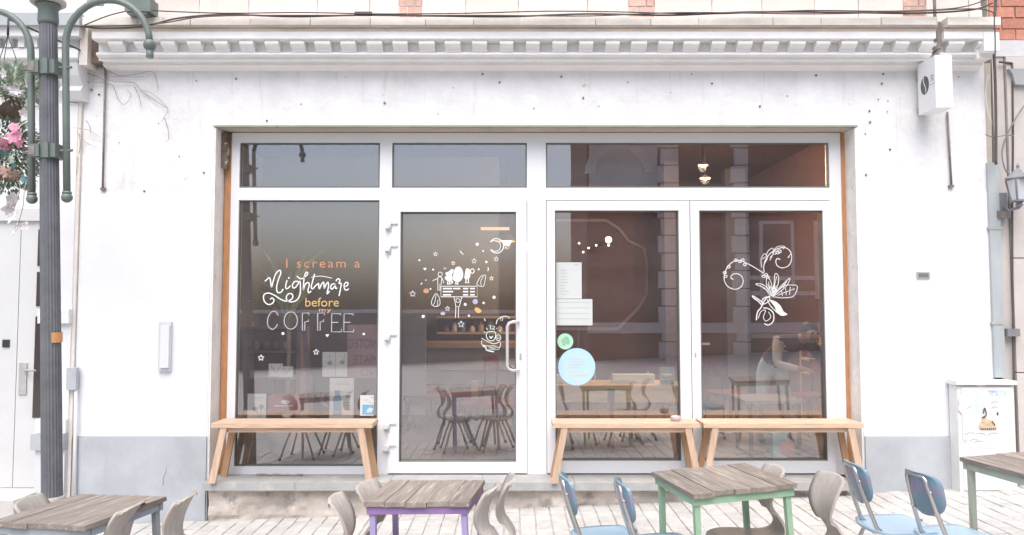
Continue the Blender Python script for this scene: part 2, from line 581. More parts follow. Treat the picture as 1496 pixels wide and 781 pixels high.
class Draw:
    """strokes of paint laid on a pane; points are read off the photograph (o + p / s)"""

    def __init__(s, Y, o=(0, 0), sc_=1.0, th=.0015):
        s.mb, s.Y, s.o, s.s, s.th = MB(), Y, o, sc_, th
        s.n = 0

    def pt(s, p):
        return W(s.o[0] + p[0] / s.s, s.o[1] + p[1] / s.s, s.Y)

    def stroke(s, pts, w_, smooth=True, closed=False):
        q = spline(pts, 6, closed) if smooth else [Vector((p[0], p[1], 0)) for p in pts]
        if closed:
            q = q + [q[0]]
        q = [s.pt(p) for p in q]
        wd = w_ / s.s * 6.5 / F
        L_, R_ = [], []
        s.n += 1
        dy = Vector((0, -.00012 * (s.n % 9), 0))
        for i, p in enumerate(q):
            t = q[min(i + 1, len(q) - 1)] - q[max(0, i - 1)]
            if t.length < 1e-7:
                t = Vector((1, 0, 0))
            t.normalize()
            nn = Vector((-t.z, 0, t.x)) * wd / 2
            L_.append(p + nn + dy)
            R_.append(p - nn + dy)
        b = s.mb
        f = Vector((0, -s.th, 0))
        A = [b.bm.verts.new(p + f) for p in L_]
        B = [b.bm.verts.new(p + f) for p in R_]
        for i in range(len(A) - 1):
            b._f([A[i], A[i + 1], B[i + 1], B[i]])
        return s

    def fill(s, pts, smooth=True):
        q = spline(pts, 5, True) if smooth else [Vector((p[0], p[1], 0)) for p in pts]
        s.n += 1
        dy = Vector((0, -s.th - .00012 * (s.n % 9), 0))
        vs = [s.mb.bm.verts.new(s.pt(p) + dy) for p in q]
        s.mb._f(vs)
        return s

    def ring(s, c, r, w_, ry=None):
        ry = ry or r
        s.stroke([(c[0] + r * cos(k * pi / 5), c[1] + ry * sin(k * pi / 5)) for k in range(10)], w_, True, True)
        return s

    def disc(s, c, r, ry=None):
        ry = ry or r
        s.fill([(c[0] + r * cos(k * pi / 6), c[1] + ry * sin(k * pi / 6)) for k in range(12)], False)
        return s

    def star(s, c, r, w_):
        pts = []
        for k in range(10):
            rr = r if k % 2 == 0 else r * .45
            pts.append((c[0] + rr * sin(k * pi / 5), c[1] - rr * cos(k * pi / 5)))
        s.stroke(pts, w_, False, True)
        return s

    def cut(s, name, m, parent, label=None):
        o = s.done(name, m, parent, label)
        s.mb = MB()
        return o

    def done(s, name, m, parent, label=None):
        bm = s.mb.bm
        for f in bm.faces:
            f.normal_update()
            if f.normal.y > 0:
                f.normal_flip()
        me = s.mb.mesh(name, m, normals=False)
        o = link(name, me, parent)
        if label:
            o['label'] = label
        return o


def text_mesh(body, x0, x1, zb, h, Y, depth=.001, flip=False, spacing=1.0):
    """flat lettering fitted between x0 and x1, baseline zb, cap height h, facing the viewer (flip: facing away)"""
    c = bpy.data.curves.new('lettering', 'FONT')
    c.body = body
    c.space_character = spacing
    c.extrude = .0
    c.resolution_u = 3
    o = bpy.data.objects.new('lettering', c)
    col.objects.link(o)
    dg = bpy.context.evaluated_depsgraph_get()
    me = bpy.data.meshes.new_from_object(o.evaluated_get(dg))
    bpy.data.objects.remove(o)
    bpy.data.curves.remove(c)
    xs = [v.co.x for v in me.vertices]
    mn, mx_ = min(xs), max(xs)
    for v in me.vertices:
        u = (v.co.x - mn) / (mx_ - mn)
        z = v.co.y / .72 * h
        v.co = Vector((x0 + (x1 - x0) * u if not flip else x1 - (x1 - x0) * u, Y, zb + z))
    return me


def split_letters(me):
    """the separate letters of a word, left to right"""
    bm = bmesh.new()
    bm.from_mesh(me)
    bm.verts.ensure_lookup_table()
    seen, isl = set(), []
    for v in bm.verts:
        if v.index in seen:
            continue
        st, comp = [v], []
        seen.add(v.index)
        while st:
            u = st.pop()
            comp.append(u.index)
            for e_ in u.link_edges:
                o_ = e_.other_vert(u)
                if o_.index not in seen:
                    seen.add(o_.index)
                    st.append(o_)
        xs = [bm.verts[i].co.x for i in comp]
        isl.append([min(xs), max(xs), comp])
    isl.sort(key=lambda t: t[0])
    grp = []
    for a_, b_, c_ in isl:
        if grp and a_ < grp[-1][1] - .4 * (b_ - a_):
            grp[-1][1] = max(grp[-1][1], b_)
            grp[-1][2] += c_
        else:
            grp.append([a_, b_, list(c_)])
    out = []
    for _, _, c_ in grp:
        cs = set(c_)
        mp_ = {i: k for k, i in enumerate(c_)}
        m2 = bpy.data.meshes.new('letter')
        m2.from_pydata([tuple(bm.verts[i].co) for i in c_], [], [[mp_[v.index] for v in f.verts] for f in bm.faces if f.verts[0].index in cs])
        out.append(m2)
    bm.free()
    bpy.data.meshes.remove(me)
    return out


def letters(name, me, m, parent, label=None):
    for k in split_letters(me):
        k.materials.append(m)
        o = link(name, k, parent)
        if label:
            o['label'] = label


def text_obj(name, body, px0, px1, pyb, pyt, Y, m, parent, spacing=1.0, label=None):
    a_, b_ = W(px0, pyb, Y), W(px1, pyb, Y)
    h = W(px0, pyt, Y).z - a_.z
    letters(name, text_mesh(body, a_.x, b_.x, a_.z, h, Y, spacing=spacing), m, parent, label)


# ================================================================== GROUND
mb = MB()
mb.sheet([[Vector((x, y, gz(x) - .012)) for x in (-60, -20, 0, 20, 60)] for y in (-60, -20, -3, 0.32)], False)
pave = link('pavement', mb.mesh('pavement', M_sand))
pave['kind'] = 'structure'
pave['label'] = 'sloping street pavement of pale pinkish block pavers'
# paver shapes shared among all the pavers
pv_mesh = []
for k in range(8):
    rnd = random.Random(k)
    b = MB()
    vs = b.box(-.0585, .0585, -.111, .111, -.04, 0)
    for v in vs[4:]:
        v.co.z += rnd.uniform(-.002, .002)
        v.co.x += rnd.uniform(-.003, .003)
        v.co.y += rnd.uniform(-.004, .004)
    tops = [f for f in b.bm.faces if all(v.co.z > -.02 for v in f.verts)]
    bmesh.ops.bevel(b.bm, geom=[e for f in tops for e in f.edges], offset=.004, segments=1, affect='EDGES')
    pv_mesh.append(b.mesh('paver', M_pave))
spots = []
cw, rl = .1235, .229
for i in range(-46, 47):
    off = random.uniform(0, 1) * .05 + (rl / 2 if i % 2 else 0)
    for j in range(0, 14):
        x = i * cw
        y = -.02 - off - j * rl
        if y - .1 < -2.9:
            continue
        spots.append((x, y))
mat_far = MB()
rotY = Matrix.Rotation(TILT, 4, 'Y')
near = []
for x, y in spots:
    d = Vector((x, y, gz(x))) - cam.location
    px = CX + F * x / (y - CAMY)
    py = CY + F * (CAMZ - gz(x)) / (y - CAMY) + 55
    vis = -25 < px < 1520 and py < 800 and y > -.97 and abs(x) < 4.75
    (near if vis else mat_far_list if False else near).append((x, y, vis)) if vis else None
    if not vis:
        M_ = Matrix.Translation((x, y, gz(x) + random.uniform(-.003, .002))) @ rotY @ Matrix.Rotation(random.uniform(-.015, .015), 4, 'Z')
        mat_far.box(-.0575, .0575, -.11, .11, -.04, 0, M_)
near.sort(key=lambda t: t[1])
for n_, (x, y, _) in enumerate(near):
    M_ = Matrix.Translation((x, y, gz(x) + random.uniform(-.004, .003))) @ rotY @ Matrix.Rotation(random.uniform(-.02, .02), 4, 'Z') @ Matrix.Rotation(random.uniform(-.012, .012), 4, 'X')
    if n_ < 300:
        o = link('paver', random.choice(pv_mesh), pave, True)
        o.matrix_local = M_
    else:
        mat_far.box(-.0575, .0575, -.11, .11, -.04, 0, M_)
part('paver_field', mat_far, M_pave, pave, True, kind='stuff')

# ================================================================== CAFE BUILDING
cafe = thing('cafe_building', 'white plastered cafe building with a wide white framed shop window under a dentil cornice', 'building')
XL, XR = X(113, 0), X(1449, 0)
OL, OR = X(308, 0), X(1257, 0)            # opening
OT = Z(183, 0)
ZP = Z(637, 0)                            # top of the plinth
ZS = Z(705, -.13)                         # sill top
ZPAN = Z(279, 0)
TOPW = Z(58, 0)
# wall round the opening, 0.3 thick
mb = MB()
mb.box(XL, OL, 0, .3, -.5, TOPW + .3)
mb.box(OR, XR, 0, .3, -.5, TOPW + .3)
mb.box(OL, OR, 0, .3, OT, TOPW + .3)
part('wall', mb, M_plaster, cafe)
for x0, x1 in ((XL + .004, OL - .012), (OR + .004, XR - .004)):
    b = MB()
    b.box(x0, x1, -.006, .02, ZP, ZPAN + random.uniform(-.01, .01))
    part('smooth_wall_panel', b, M_panel, cafe)
for x0, x1 in ((XL + .01, OL - .006), (OR + .006, XR - .004)):
    b = MB()
    b.box(x0, x1, -.022, .02, -.5, ZP - .002)
    b.bevel(.004)
    part('plinth', b, M_plinth, cafe)
# reveal lining: rough plaster strips on both sides, pale head
for x0, x1 in ((OL, OL + .012), (OR - .012, OR)):
    b = MB()
    b.box(x0, x1, .004, .285, ZS, OT - .02)
    part('reveal_lining', b, M_foam, cafe)
# greenish metal lintel strip at the head
b = MB()
b.box(OL - .012, OR + .012, -.006, .02, OT - .012, OT + .002)
part('lintel_strip', b, mat('grey_green_lintel', (.36, .36, .28), .7, .12, 6, .1, 30, worn=(.22, .16, .12), worn_t=.62, worn_s=6), cafe)
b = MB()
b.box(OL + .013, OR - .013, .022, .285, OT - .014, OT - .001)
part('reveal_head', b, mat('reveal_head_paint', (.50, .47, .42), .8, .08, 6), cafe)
# sill slab on old masonry
b = MB()
sl, sr = X(300, -.13), X(1243, -.13)
ZSB = Z(716.5, -.13)
n = 7
for k in range(n):
    xa, xb = sl + (sr - sl) * k / n, sl + (sr - sl) * (k + 1) / n
    s_ = MB()
    s_.box(xa + .0015, xb - .0015, -.13, .31, ZSB, ZS)
    s_.bevel(.006)
    part('sill_slab', s_, M_sill, cafe)
rows = []
from mathutils import noise as mnoise
for j in range(15):
    zz = -.35 + (ZSB + .35) * j / 14
    r_ = []
    for i in range(181):
        xx = sl + .03 + (sr - sl - .05) * i / 180
        q_ = Vector((xx * 2.2, 3.1, zz * 4.5))
        lump = mnoise.noise(q_) * .5 + mnoise.noise(q_ * 2.7) * .3 + mnoise.noise(q_ * 7) * .14
        r_.append(Vector((xx, -.040 - .075 * lump, zz)))
    rows.append(r_)
b = MB()
b.sheet(rows, False)
part('base_masonry', b, M_base, cafe)
# stubs of the sill ledge
b = MB()
b.box(sl + .02, sr - .02, .0, .3, -.4, ZSB - .002)
part('base_core', b, M_base, cafe)

# left stone edge strip
b = MB()
b.box(X(104, -.02), XL - .001, -.025, .3, -.4, Z(96, 0))
b.bevel(.008)
part('edge_strip', b, M_cream, cafe)

# ---------------- cornice
def run_box(name, y0, y1, z0, z1, x0, x1, m, bev=.004, n=1):
    b_ = MB()
    b_.box(x0, x1, y0, y1, z0, z1)
    if bev:
        b_.bevel(bev)
    return part(name, b_, m, cafe)


YC = -.27
cl, cr = X(140, -.2, 60), X(1447, -.2, 60)
xbreak0, xbreak1 = X(1362, -.2, 60), X(1373, -.2, 60)


def profile_run(name, prof, x0, x1, m, parent=cafe):
    b_ = MB()
    rows_ = [[Vector((x, y, z)) for y, z in prof] for x in (x0, x1)]
    b_.prism([Vector((x0, y, z)) for y, z in prof], (x1 - x0, 0, 0))
    return part(name, b_, m, parent)


z_f0, z_f1 = Z(57.5, -.25), Z(46, -.25)     # fascia
z_c1 = Z(36, YC - .03)
z_cop = Z(24.5, YC - .03)
z_d0 = Z(77, -.17)
z_b0 = Z(83, -.17)
z_m0 = Z(90, -.10)
z_w0 = Z(98, -.05)
for x0, x1 in ((cl, xbreak0), (xbreak1, cr)):
    profile_run('cornice_band', [(.0, z_d0), (-.185, z_d0), (-.192, z_d0 - .006), (-.192, z_b0 + .014), (-.165, z_b0), (0, z_b0)], x0, x1, M_corn)
    profile_run('cornice_bed', [(.0, z_b0 - .001), (-.150, z_b0 - .001), (-.150, z_b0 - .026), (-.125, z_m0 + .004), (-.085, z_m0), (-.085, z_m0 - .026), (-.06, z_w0), (-.03, z_w0 - .012), (0, z_w0 - .018)], x0, x1, M_corn)
    profile_run('cornice_frieze', [(.0, z_d0 + .001), (-.155, z_d0 + .001), (-.155, z_f0 - .001), (0, z_f0 - .001)], x0, x1, M_corn)
    profile_run('cornice_fascia', [(.0, z_f0), (-.255, z_f0), (-.262, z_f0 + .006), (-.262, z_f1 - .002), (0, z_f1 - .002)], x0, x1, M_corn)
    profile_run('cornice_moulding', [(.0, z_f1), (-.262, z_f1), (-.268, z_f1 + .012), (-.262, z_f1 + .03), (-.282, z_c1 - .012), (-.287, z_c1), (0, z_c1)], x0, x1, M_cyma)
# dentils with a curled front, one by one
def dentil(w_, z0, z1):
    b_ = MB()
    h = z1 - z0
    pr = [(0, z1)]
    pr += [(-.086, z1), (-.092, z1 - h * .2), (-.09, z1 - h * .38), (-.078, z1 - h * .52), (-.056, z1 - h * .60), (-.042, z1 - h * .68), (-.036, z1 - h * .82), (-.035, z0 + .002), (0, z0 + .002)]
    b_.prism([Vector((-w_ / 2, y, z - z0)) for y, z in pr], (w_, 0, 0))
    return b_.mesh('dentil', M_corn)


dm = [dentil(.116 + .008 * k, z_d0 + .001, z_f0 - .001) for k in range(3)]
frz = [o for o in cafe.children if o.name.startswith('cornice_frieze')]
px = 172.0
while px < 1356:
    o = link('dentil', random.choice(dm), frz[0], True)
    o.location = (X(px, -.2, 66), -.154, z_d0 + .001)
    o.rotation_euler = (0, random.uniform(-.012, .012), 0)
    px += 37.8 + random.uniform(-1.6, 1.6)
for px in (1394, 1436):
    o = link('dentil', dm[2], frz[1], True)
    o.location = (X(px, -.2, 66), -.154, z_d0 + .001)
# end blocks of the cornice
b = MB()
b.box(cr - .10, cr + .03, -.27, .0, z_f0 - .10, z_f1 - .01)
b.box(cr - .12, cr + .01, -.20, .0, z_b0 - .02, z_d0 + .02)
b.bevel(.012)
part('cornice_end_block', b, M_corn, cafe)
# coping stones along the top
x = cl - .06
while x < cr + .02:
    ln = random.choice((.44, .5, .62, .4, .22, .46))
    x1 = min(x + ln, cr + .03)
    if not (x < xbreak0 < x1):
        b = MB()
        b.box(x + .0025, x1 - .0025, -.30 + random.uniform(-.006, .004), .0, z_c1 + .001, z_cop + random.uniform(-.004, .006))
        b.bevel(.008, 2)
        part('coping_stone', b, M_cope, cafe)
        x = x1
    else:
        b = MB()
        b.box(x + .0025, xbreak0 - .01, -.30, .0, z_c1 + .001, z_cop)
        b.bevel(.008, 2)
        part('coping_stone', b, M_cope, cafe)
        x = xbreak1 + .01
# dirty gap in the cornice with its rusty pipe
b = MB()
b.box(xbreak0, xbreak1, -.225, 0, z_d0 + .02, z_cop - .01)
part('cornice_gap', b, M_rust, cafe)
b = MB()
b.tube([(X(1368, -.27, 30), -.25, z_f0 - .02), (X(1368, -.27, 30), -.25, z_cop + .5)], .013)
part('rusty_pipe', b, M_rust, cafe)
# dark notch at the left end of the cornice
b = MB()
b.box(cl - .09, cl - .002, -.10, .0, Z(92, -.1), Z(42, -.1))
part('cornice_end_stone', b, mat('brown_broken_stone', (.20, .15, .12), .95, .3, 9, .6, 20), cafe)
b = MB()
b.box(cl - .16, cl - .092, -.16, .0, Z(98, -.1), Z(42, -.1))
b.bevel(.01)
part('cornice_end_stone', b, M_cream, cafe)
# wall above: stone blocks and patches of brick, resting behind the coping
b = MB()
b.box(cl - .05, cr + .05, .006, .3, z_cop - .3, z_cop + 2.6)
part('upper_core', b, M_mortar, cafe)
zr = z_cop - .02
brick_cols = ((205, 226), (583, 617), (918, 956), (1318, 1352))
for rown in range(3):
    z0, z1 = zr + rown * .46, zr + (rown + 1) * .46
    xs = [cl - .05]
    edges = []
    for a_, b_ in brick_cols:
        edges.append((X(a_, 0, 10), X(b_, 0, 10)))
    x = cl - .05
    k = 0
    while x < cr + .04:
        nxt = x + random.uniform(.36, .62)
        hit = [e for e in edges if x < e[0] < nxt + .12]
        inside = [e for e in edges if abs(x - e[0]) < 1e-6]
        if inside:
            nxt = inside[0][1]
            nz_ = 6
            bh = (z1 - z0) / nz_
            for r_ in range(nz_):
                xs_ = [x, (x + nxt) / 2 + (.04 if r_ % 2 else -.03), nxt]
                for q in range(2):
                    b = MB()
                    b.box(xs_[q] + .005, xs_[q + 1] - .005, -.008 + random.uniform(-.003, .003), .03, z0 + r_ * bh + .005, z0 + (r_ + 1) * bh - .005)
                    part('brick', b, M_brickp, cafe)
        else:
            if hit:
                nxt = hit[0][0]
            nxt = min(nxt, cr + .05)
            b = MB()
            b.box(x + .003, nxt - .003, -.012 + random.uniform(-.004, .004), .03, z0 + .003, z1 - .003)
            b.bevel(.004)
            part('wall_stone', b, M_upstone, cafe)
        x = nxt
# small pins, plugs and holes left in the plaster
pins = [(505, 112), (600, 100), (730, 120), (852, 143), (875, 155), (917, 120), (1040, 122), (1110, 155), (980, 135), (440, 152), (390, 176), (562, 150), (662, 128),
        (780, 158), (1290, 108), (1288, 122), (1297, 147), (1283, 145), (1270, 162), (1271, 178), (1296, 163), (1264, 195), (1300, 218), (1265, 255), (232, 180), (262, 228), (298, 252), (211, 279),
        (174, 208), (287, 118), (145, 138), (134, 131), (1400, 112), (1010, 108), (1192, 110), (345, 115), (640, 166), (1150, 140), (705, 108), (820, 112)]
for q in range(4):
    b = MB()
    r_ = .0035 + .002 * q
    b.lathe([(r_, 0), (r_, .008), (r_ * .6, .012)], n=8)
    me = b.mesh('wall_plug', M_rust if q % 2 else M_dark)
    me.transform(Matrix.Rotation(pi / 2, 4, 'X'))
    pins_q = pins[q::4]
    for p in pins_q:
        o = link('wall_plug', me, cafe, True)
        o.location = W(p[0], p[1], -.002)
# cracked plaster line in the plinth
b = MB()
pts = [W(238, 708, -.0245), W(239, 695, -.0245), W(243, 688, -.0245), W(242, 680, -.0245)]
b.tube(pts, .0022, 5)
part('plinth_crack', b, M_txtgrey, cafe)

# ---------------- shop front
YF = .185
fr = MB()
zt, zb_ = Z(194, YF), Z(693, YF)
x_ = lambda p: X(p, YF)
z_ = lambda p: Z(p, YF)
xl0, xr0 = x_(334), x_(1233)
BK = .27


def fbox(px0, px1, py0, py1, y0=YF, y1=BK):
    fr.box(x_(px0), x_(px1), y0, y1, z_(py1), z_(py0))


fbox(334, 346, 194, 693)
fbox(1216, 1233, 194, 693)
fbox(346, 1216, 194, 208)
fbox(553, 571, 208, 693)
fbox(770, 798, 208, 693)
fbox(346, 553, 274, 292)
fbox(571, 770, 274, 292)
fbox(798, 1216, 274, 292)
fbox(346, 553, 681, 693)
fbox(571, 770, 689, 693, YF + .02, BK)
fbox(798, 1216, 689, 693, YF + .02, BK)
frame = part('window_frame', fr.bevel(.004), M_upvc, cafe)


def ring(px0, px1, py0, py1, wpx, y0, y1, rnd=None):
    b_ = MB()
    a0, a1, c0, c1 = X(px0, y0), X(px1, y0), Z(py1, y0), Z(py0, y0)
    wd = wpx * 6.5 / F
    b_.box(a0, a0 + wd, y0, y1, c0, c1)
    b_.box(a1 - wd, a1, y0, y1, c0, c1)
    b_.box(a0 + wd, a1 - wd, y0, y1, c1 - wd, c1)
    b_.box(a0 + wd, a1 - wd, y0, y1, c0, c0 + wd)
    return b_


YP = .215                                  # the panes


def pane(parent, px0, px1, py0, py1, Y=YP):
    b_ = MB()
    a0, a1, c0, c1 = X(px0, Y), X(px1, Y), Z(py1, Y), Z(py0, Y)
    n_ = 1
    v = [b_.bm.verts.new(p) for p in ((a0, Y, c0), (a1, Y, c0), (a1, Y, c1), (a0, Y, c1))]
    b_._f(v)
    # thin glass with its two faces joined at the edge
    geom = bmesh.ops.extrude_face_region(b_.bm, geom=list(b_.bm.faces))
    for e in geom['geom']:
        if isinstance(e, bmesh.types.BMVert):
            e.co.y += .006
    return part('pane', b_, GLASS, parent)


def fixed_light(name, px0, px1, py0, py1):
    o = part(name, ring(px0, px1, py0, py1, 2.0, YF + .012, YP + .02), M_gasket, cafe)
    pane(o, px0 + 1, px1 - 1, py0 + 1, py1 - 1)
    return o


t1 = fixed_light('transom_window', 346, 553, 208, 274)
t2 = fixed_light('transom_window', 571, 770, 208, 274)
t3 = fixed_light('transom_window', 798, 1216, 208, 274)
shopwin = fixed_light('shop_window', 346, 553, 292, 681)


def leaf(name, ox0, ox1, oy0, oy1, gx0, gx1, gy0, gy1, y0=.158):
    b_ = MB()
    a0, a1, c0, c1 = X(ox0, y0), X(ox1, y0), Z(oy1, y0), Z(oy0, y0)
    g0, g1, h0, h1 = X(gx0, y0), X(gx1, y0), Z(gy1, y0), Z(gy0, y0)
    y1 = .235
    b_.box(a0, g0, y0, y1, c0, c1)
    b_.box(g1, a1, y0, y1, c0, c1)
    b_.box(g0, g1, y0, y1, h1, c1)
    b_.box(g0, g1, y0, y1, c0, h0)
    b_.bevel(.006, 2)
    o = part(name, b_, M_upvc, cafe)
    gk = part('gasket', ring(gx0 - .2, gx1 + .2, gy0 - .2, gy1 + .2, 1.8, y0 + .014, YP + .015), M_gasket, o)
    pane(o, gx0 - 2, gx1 + 2, gy0 - 2, gy1 + 2)
    return o


door = leaf('glass_door', 568, 769.5, 292, 691, 584, 754, 309, 675)
leafa = leaf('window_leaf', 799, 1009, 293, 691, 811, 993, 307, 673)
leafb = leaf('window_leaf', 1010.2, 1217, 293, 691, 1023, 1205, 307, 673)
# timber battens beside the frame
for px0, px1 in ((324.5, 333.8), (1233.2, 1244)):
    b = MB()
    b.box(X(px0, .2), X(px1, .2), .20, .28, ZS + .002, Z(195, .2))
    b.bevel(.003)
    part('timber_batten', b, M_timb, cafe)
b = MB()
b.box(X(335, .19), X(1232, .19), .19, .26, Z(193.6, .19), Z(190.5, .19))
part('timber_batten', b, M_timb, cafe)
b = MB()
b.box(X(314, .12), X(328, .14), .12, .2, Z(244, .12), Z(194, .12))
b.noise(.006, 3)
part('rotten_batten', b, mat('rotten_wood', (.16, .12, .09), .9, .4, 12, .5, 30, worn=(.5, .46, .4), worn_t=.58, worn_s=10), cafe)
# door pull, hinges, keyhole
b = MB()
zh0, zh1 = Z(541, .09), Z(470, .09)
xh = X(741, .09)
b.tube([(X(757, .157), .157, zh1), (X(757, .15), .11, zh1), (xh + .05, .09, zh1), (xh + .015, .09, zh1 - .012), (xh, .09, zh1 - .04), (xh, .09, zh0 + .04), (xh + .015, .09, zh0 + .012), (xh + .05, .09, zh0), (X(757, .15), .11, zh0), (X(757, .157), .157, zh0)], .013, 10)
part('door_handle', b, mat('satin_handle_metal', (.72, .70, .68), .35, .03, 6, metal=.5), door)
b = MB()
b.box(X(759, .15), X(762, .15), .152, .159, Z(525, .15), Z(516, .15))
b.bevel(.002)
part('keyhole', b, M_txtgrey, door)
for py in (329, 362, 492, 622, 654):
    b = MB()
    zc = Z(py, .14)
    b.box(X(561, .14), X(569, .14), .138, .184, zc - .026, zc + .012)
    b.box(X(569.3, .14), X(580, .14), .140, .157, zc + .014, zc + .03)
    b.tube([(X(568.5, .14), .145, zc - .045), (X(568.5, .14), .145, zc + .045)], .012, 8)
    b.bevel(.003)
    part('hinge', b, MATS['hinge_plastic'] if 'hinge_plastic' in MATS else mat('hinge_plastic', (.66, .67, .68), .4, .03, 5), door)
b = MB()
b.box(X(1014.5, .15), X(1016.5, .15), .152, .159, Z(522, .15), Z(515, .15))
part('keyhole', b, M_txtgrey, leafb)
b = MB()
zc = Z(502, .25)
b.box(X(1024, .25), X(1036, .25), .236, .252, zc - .01, zc + .01)
part('inside_handle', b, M_upvc, leafb)

# ---------------- writing and drawings on the glass
YD = YP - .0015
d = Draw(YD, (340, 360), 5.577)
for strokes in ([[(262, 283), (285, 262), (300, 252), (308, 275), (316, 330), (328, 290), (350, 225), (382, 192), (392, 215), (372, 270), (358, 335), (366, 372), (392, 372), (412, 345)]],
                [[(444, 272), (432, 318), (436, 342), (452, 338), (470, 318)], 'dot'],
                [[(540, 288), (510, 282), (488, 308), (492, 336), (514, 330), (540, 292), (550, 284), (552, 340), (548, 392), (520, 438), (470, 450), (440, 432), (440, 402), (462, 382), (488, 392), (484, 424), (440, 444), (390, 428), (340, 396), (290, 378), (256, 392), (252, 425), (266, 455), (296, 472), (328, 458), (336, 432), (320, 418), (306, 430)]],
                [[(522, 240), (555, 262), (590, 246), (612, 220), (600, 208), (585, 240), (578, 300), (576, 352), (590, 310), (612, 292), (624, 310), (614, 352), (620, 376), (640, 362)]],
                [[(668, 222), (652, 280), (640, 330), (652, 344), (672, 322), (700, 298)], [(640, 250), (720, 240), (810, 258)]],
                [[(700, 298), (706, 345), (722, 310), (742, 290), (746, 340), (760, 310), (778, 290), (780, 330), (768, 385), (790, 362)]],
                [[(832, 302), (808, 308), (798, 335), (812, 346), (832, 318), (836, 305), (838, 340), (852, 335)]],
                [[(840, 280), (858, 262), (874, 272), (866, 300), (884, 300), (878, 345), (866, 402)]],
                [[(906, 328), (932, 318), (940, 300), (925, 290), (908, 312), (912, 346), (930, 354), (946, 342)]]):
    for s_ in strokes:
        if s_ == 'dot':
            d.disc((458, 255), 7)
        else:
            d.stroke(s_, 9.5 if len(s_) != 3 else 5)
    d.cut('window_letter', M_chalk, shopwin, 'white handwritten letter of the word Nightmare')
for c, r_ in (((410, 708), 12), ((1068, 712), 10)):
    d.disc(c, r_).cut('window_dot', M_chalk, shopwin)
d.fill([(755, 716), (788, 714), (770, 738)], False).cut('window_dot', M_chalk, shopwin)
d.star((231, 906), 26, 7).cut('window_star', M_chalk, shopwin)
d.star((680, 859), 24, 6).cut('window_star', M_chalk, shopwin)


# outlined COFFEE, thin pale line with a dark drop edge
def coffee(dx, dy, w_, th, m_, lab):
    o_ = lambda pts: [(x + dx, y + dy) for x, y in pts]
    dd = Draw(YD, (340, 360), 5.577, th=th)

    def cut():
        dd.cut('window_letter', m_, shopwin, lab)
    dd.stroke(o_([(372, 560), (350, 530), (318, 532), (292, 570), (284, 615), (296, 655), (326, 674), (352, 655), (366, 630)]), w_)
    cut()
    dd.ring((474 + dx, 602 + dy), 54, w_, 70)
    cut()
    for x in (560, 685):
        dd.stroke(o_([(x + 62, 560), (x + 62, 540), (x + 8, 542), (x + 8, 682), (x + 28, 682), (x + 28, 612), (x + 56, 610), (x + 56, 594)]), w_, False)
        cut()
    for x in (800, 900):
        dd.stroke(o_([(x + 82, 562), (x + 82, 548), (x + 8, 546), (x + 6, 694), (x + 86, 694), (x + 86, 672)]), w_, False)
        dd.stroke(o_([(x + 10, 618), (x + 60, 616)]), w_, False)
        cut()


coffee(-9, 5, 8, .0005, M_chalkdk, 'dark edge of a letter of the word COFFEE')
coffee(0, 0, 5.5, .0022, M_chalkth, 'thin pale outlined letter of the word COFFEE')
text_obj('window_letter', 'I scream a', 418, 526, 390.5, 377, YD - .001, M_chalkor, shopwin, 1.25, 'orange letter of the words I scream a')
text_obj('window_letter', 'before', 446, 495, 447.5, 434, YD - .001, M_chalkyl, shopwin, 1.0, 'mustard letter of the word before')
text_obj('window_letter', 'my', 466, 484, 455, 449, YD - .001, M_chalkyl, shopwin, 1.1, 'mustard letter of the word my')

# drawing on the door
d = Draw(YD, (590, 330), 5.577)


def dcut(name, label=None, m_=M_chalk):
    return d.cut(name, m_, door, label)


d.stroke([(703, 130), (738, 104), (784, 110), (810, 145), (806, 190), (772, 218), (730, 214), (706, 190)], 7)
d.stroke([(703, 130), (736, 118), (772, 128), (788, 160), (776, 194), (740, 206), (706, 190)], 5.5)
dcut('window_moon', 'white crescent moon')
for c, r_ in (((258, 228), 18), ((402, 302), 17), ((573, 284), 22), ((753, 268), 20), ((714, 426), 18), ((72, 552), 26), ((356, 672), 20), ((466, 800), 28)):
    d.star(c, r_, 5)
    dcut('window_star')
for c, r_ in (((127, 278), 8), ((239, 354), 8), ((217, 512), 7), ((610, 352), 8), ((646, 203), 7), ((735, 580), 13), ((650, 626), 10), ((500, 638), 12), ((598, 148), 13), ((672, 292), 10), ((180, 440), 5), ((158, 736), 13), ((530, 730), 9)):
    d.disc(c, r_)
    dcut('window_dot')
d.fill([(172, 362), (158, 345), (166, 338), (173, 344), (181, 338), (186, 346)], False)
dcut('window_heart')
for s_ in ([(458, 200), (468, 215), (484, 232)], [(683, 336), (690, 352), (682, 366)], [(150, 462), (138, 476)]):
    d.stroke(s_, 7)
    dcut('window_dash')
# three plump birds
legs_ = ((358, 374), (424, 438), (506, 526))
for k, body in enumerate(([(338, 382), (362, 372), (392, 350), (405, 362), (392, 400), (396, 432), (380, 452), (352, 446), (332, 420), (346, 404)],
                          [(402, 400), (414, 352), (442, 330), (470, 346), (484, 388), (476, 428), (452, 452), (416, 448), (398, 428)],
                          [(496, 402), (506, 352), (522, 344), (536, 356), (542, 388), (536, 420), (512, 434), (494, 424)])):
    d.fill(body)
    if k == 1:
        d.fill([(404, 448), (396, 470), (386, 470), (388, 446)], False)
    if k == 2:
        d.ring((558, 366), 15, 7, 18)
    for xx in legs_[k]:
        yy = 472 if k < 2 else 462
        d.stroke([(xx, 430), (xx, yy)], 8, False)
        d.stroke([(xx - 8, yy), (xx + 8, yy)], 6, False)
    dcut('window_bird', 'white plump painted bird')
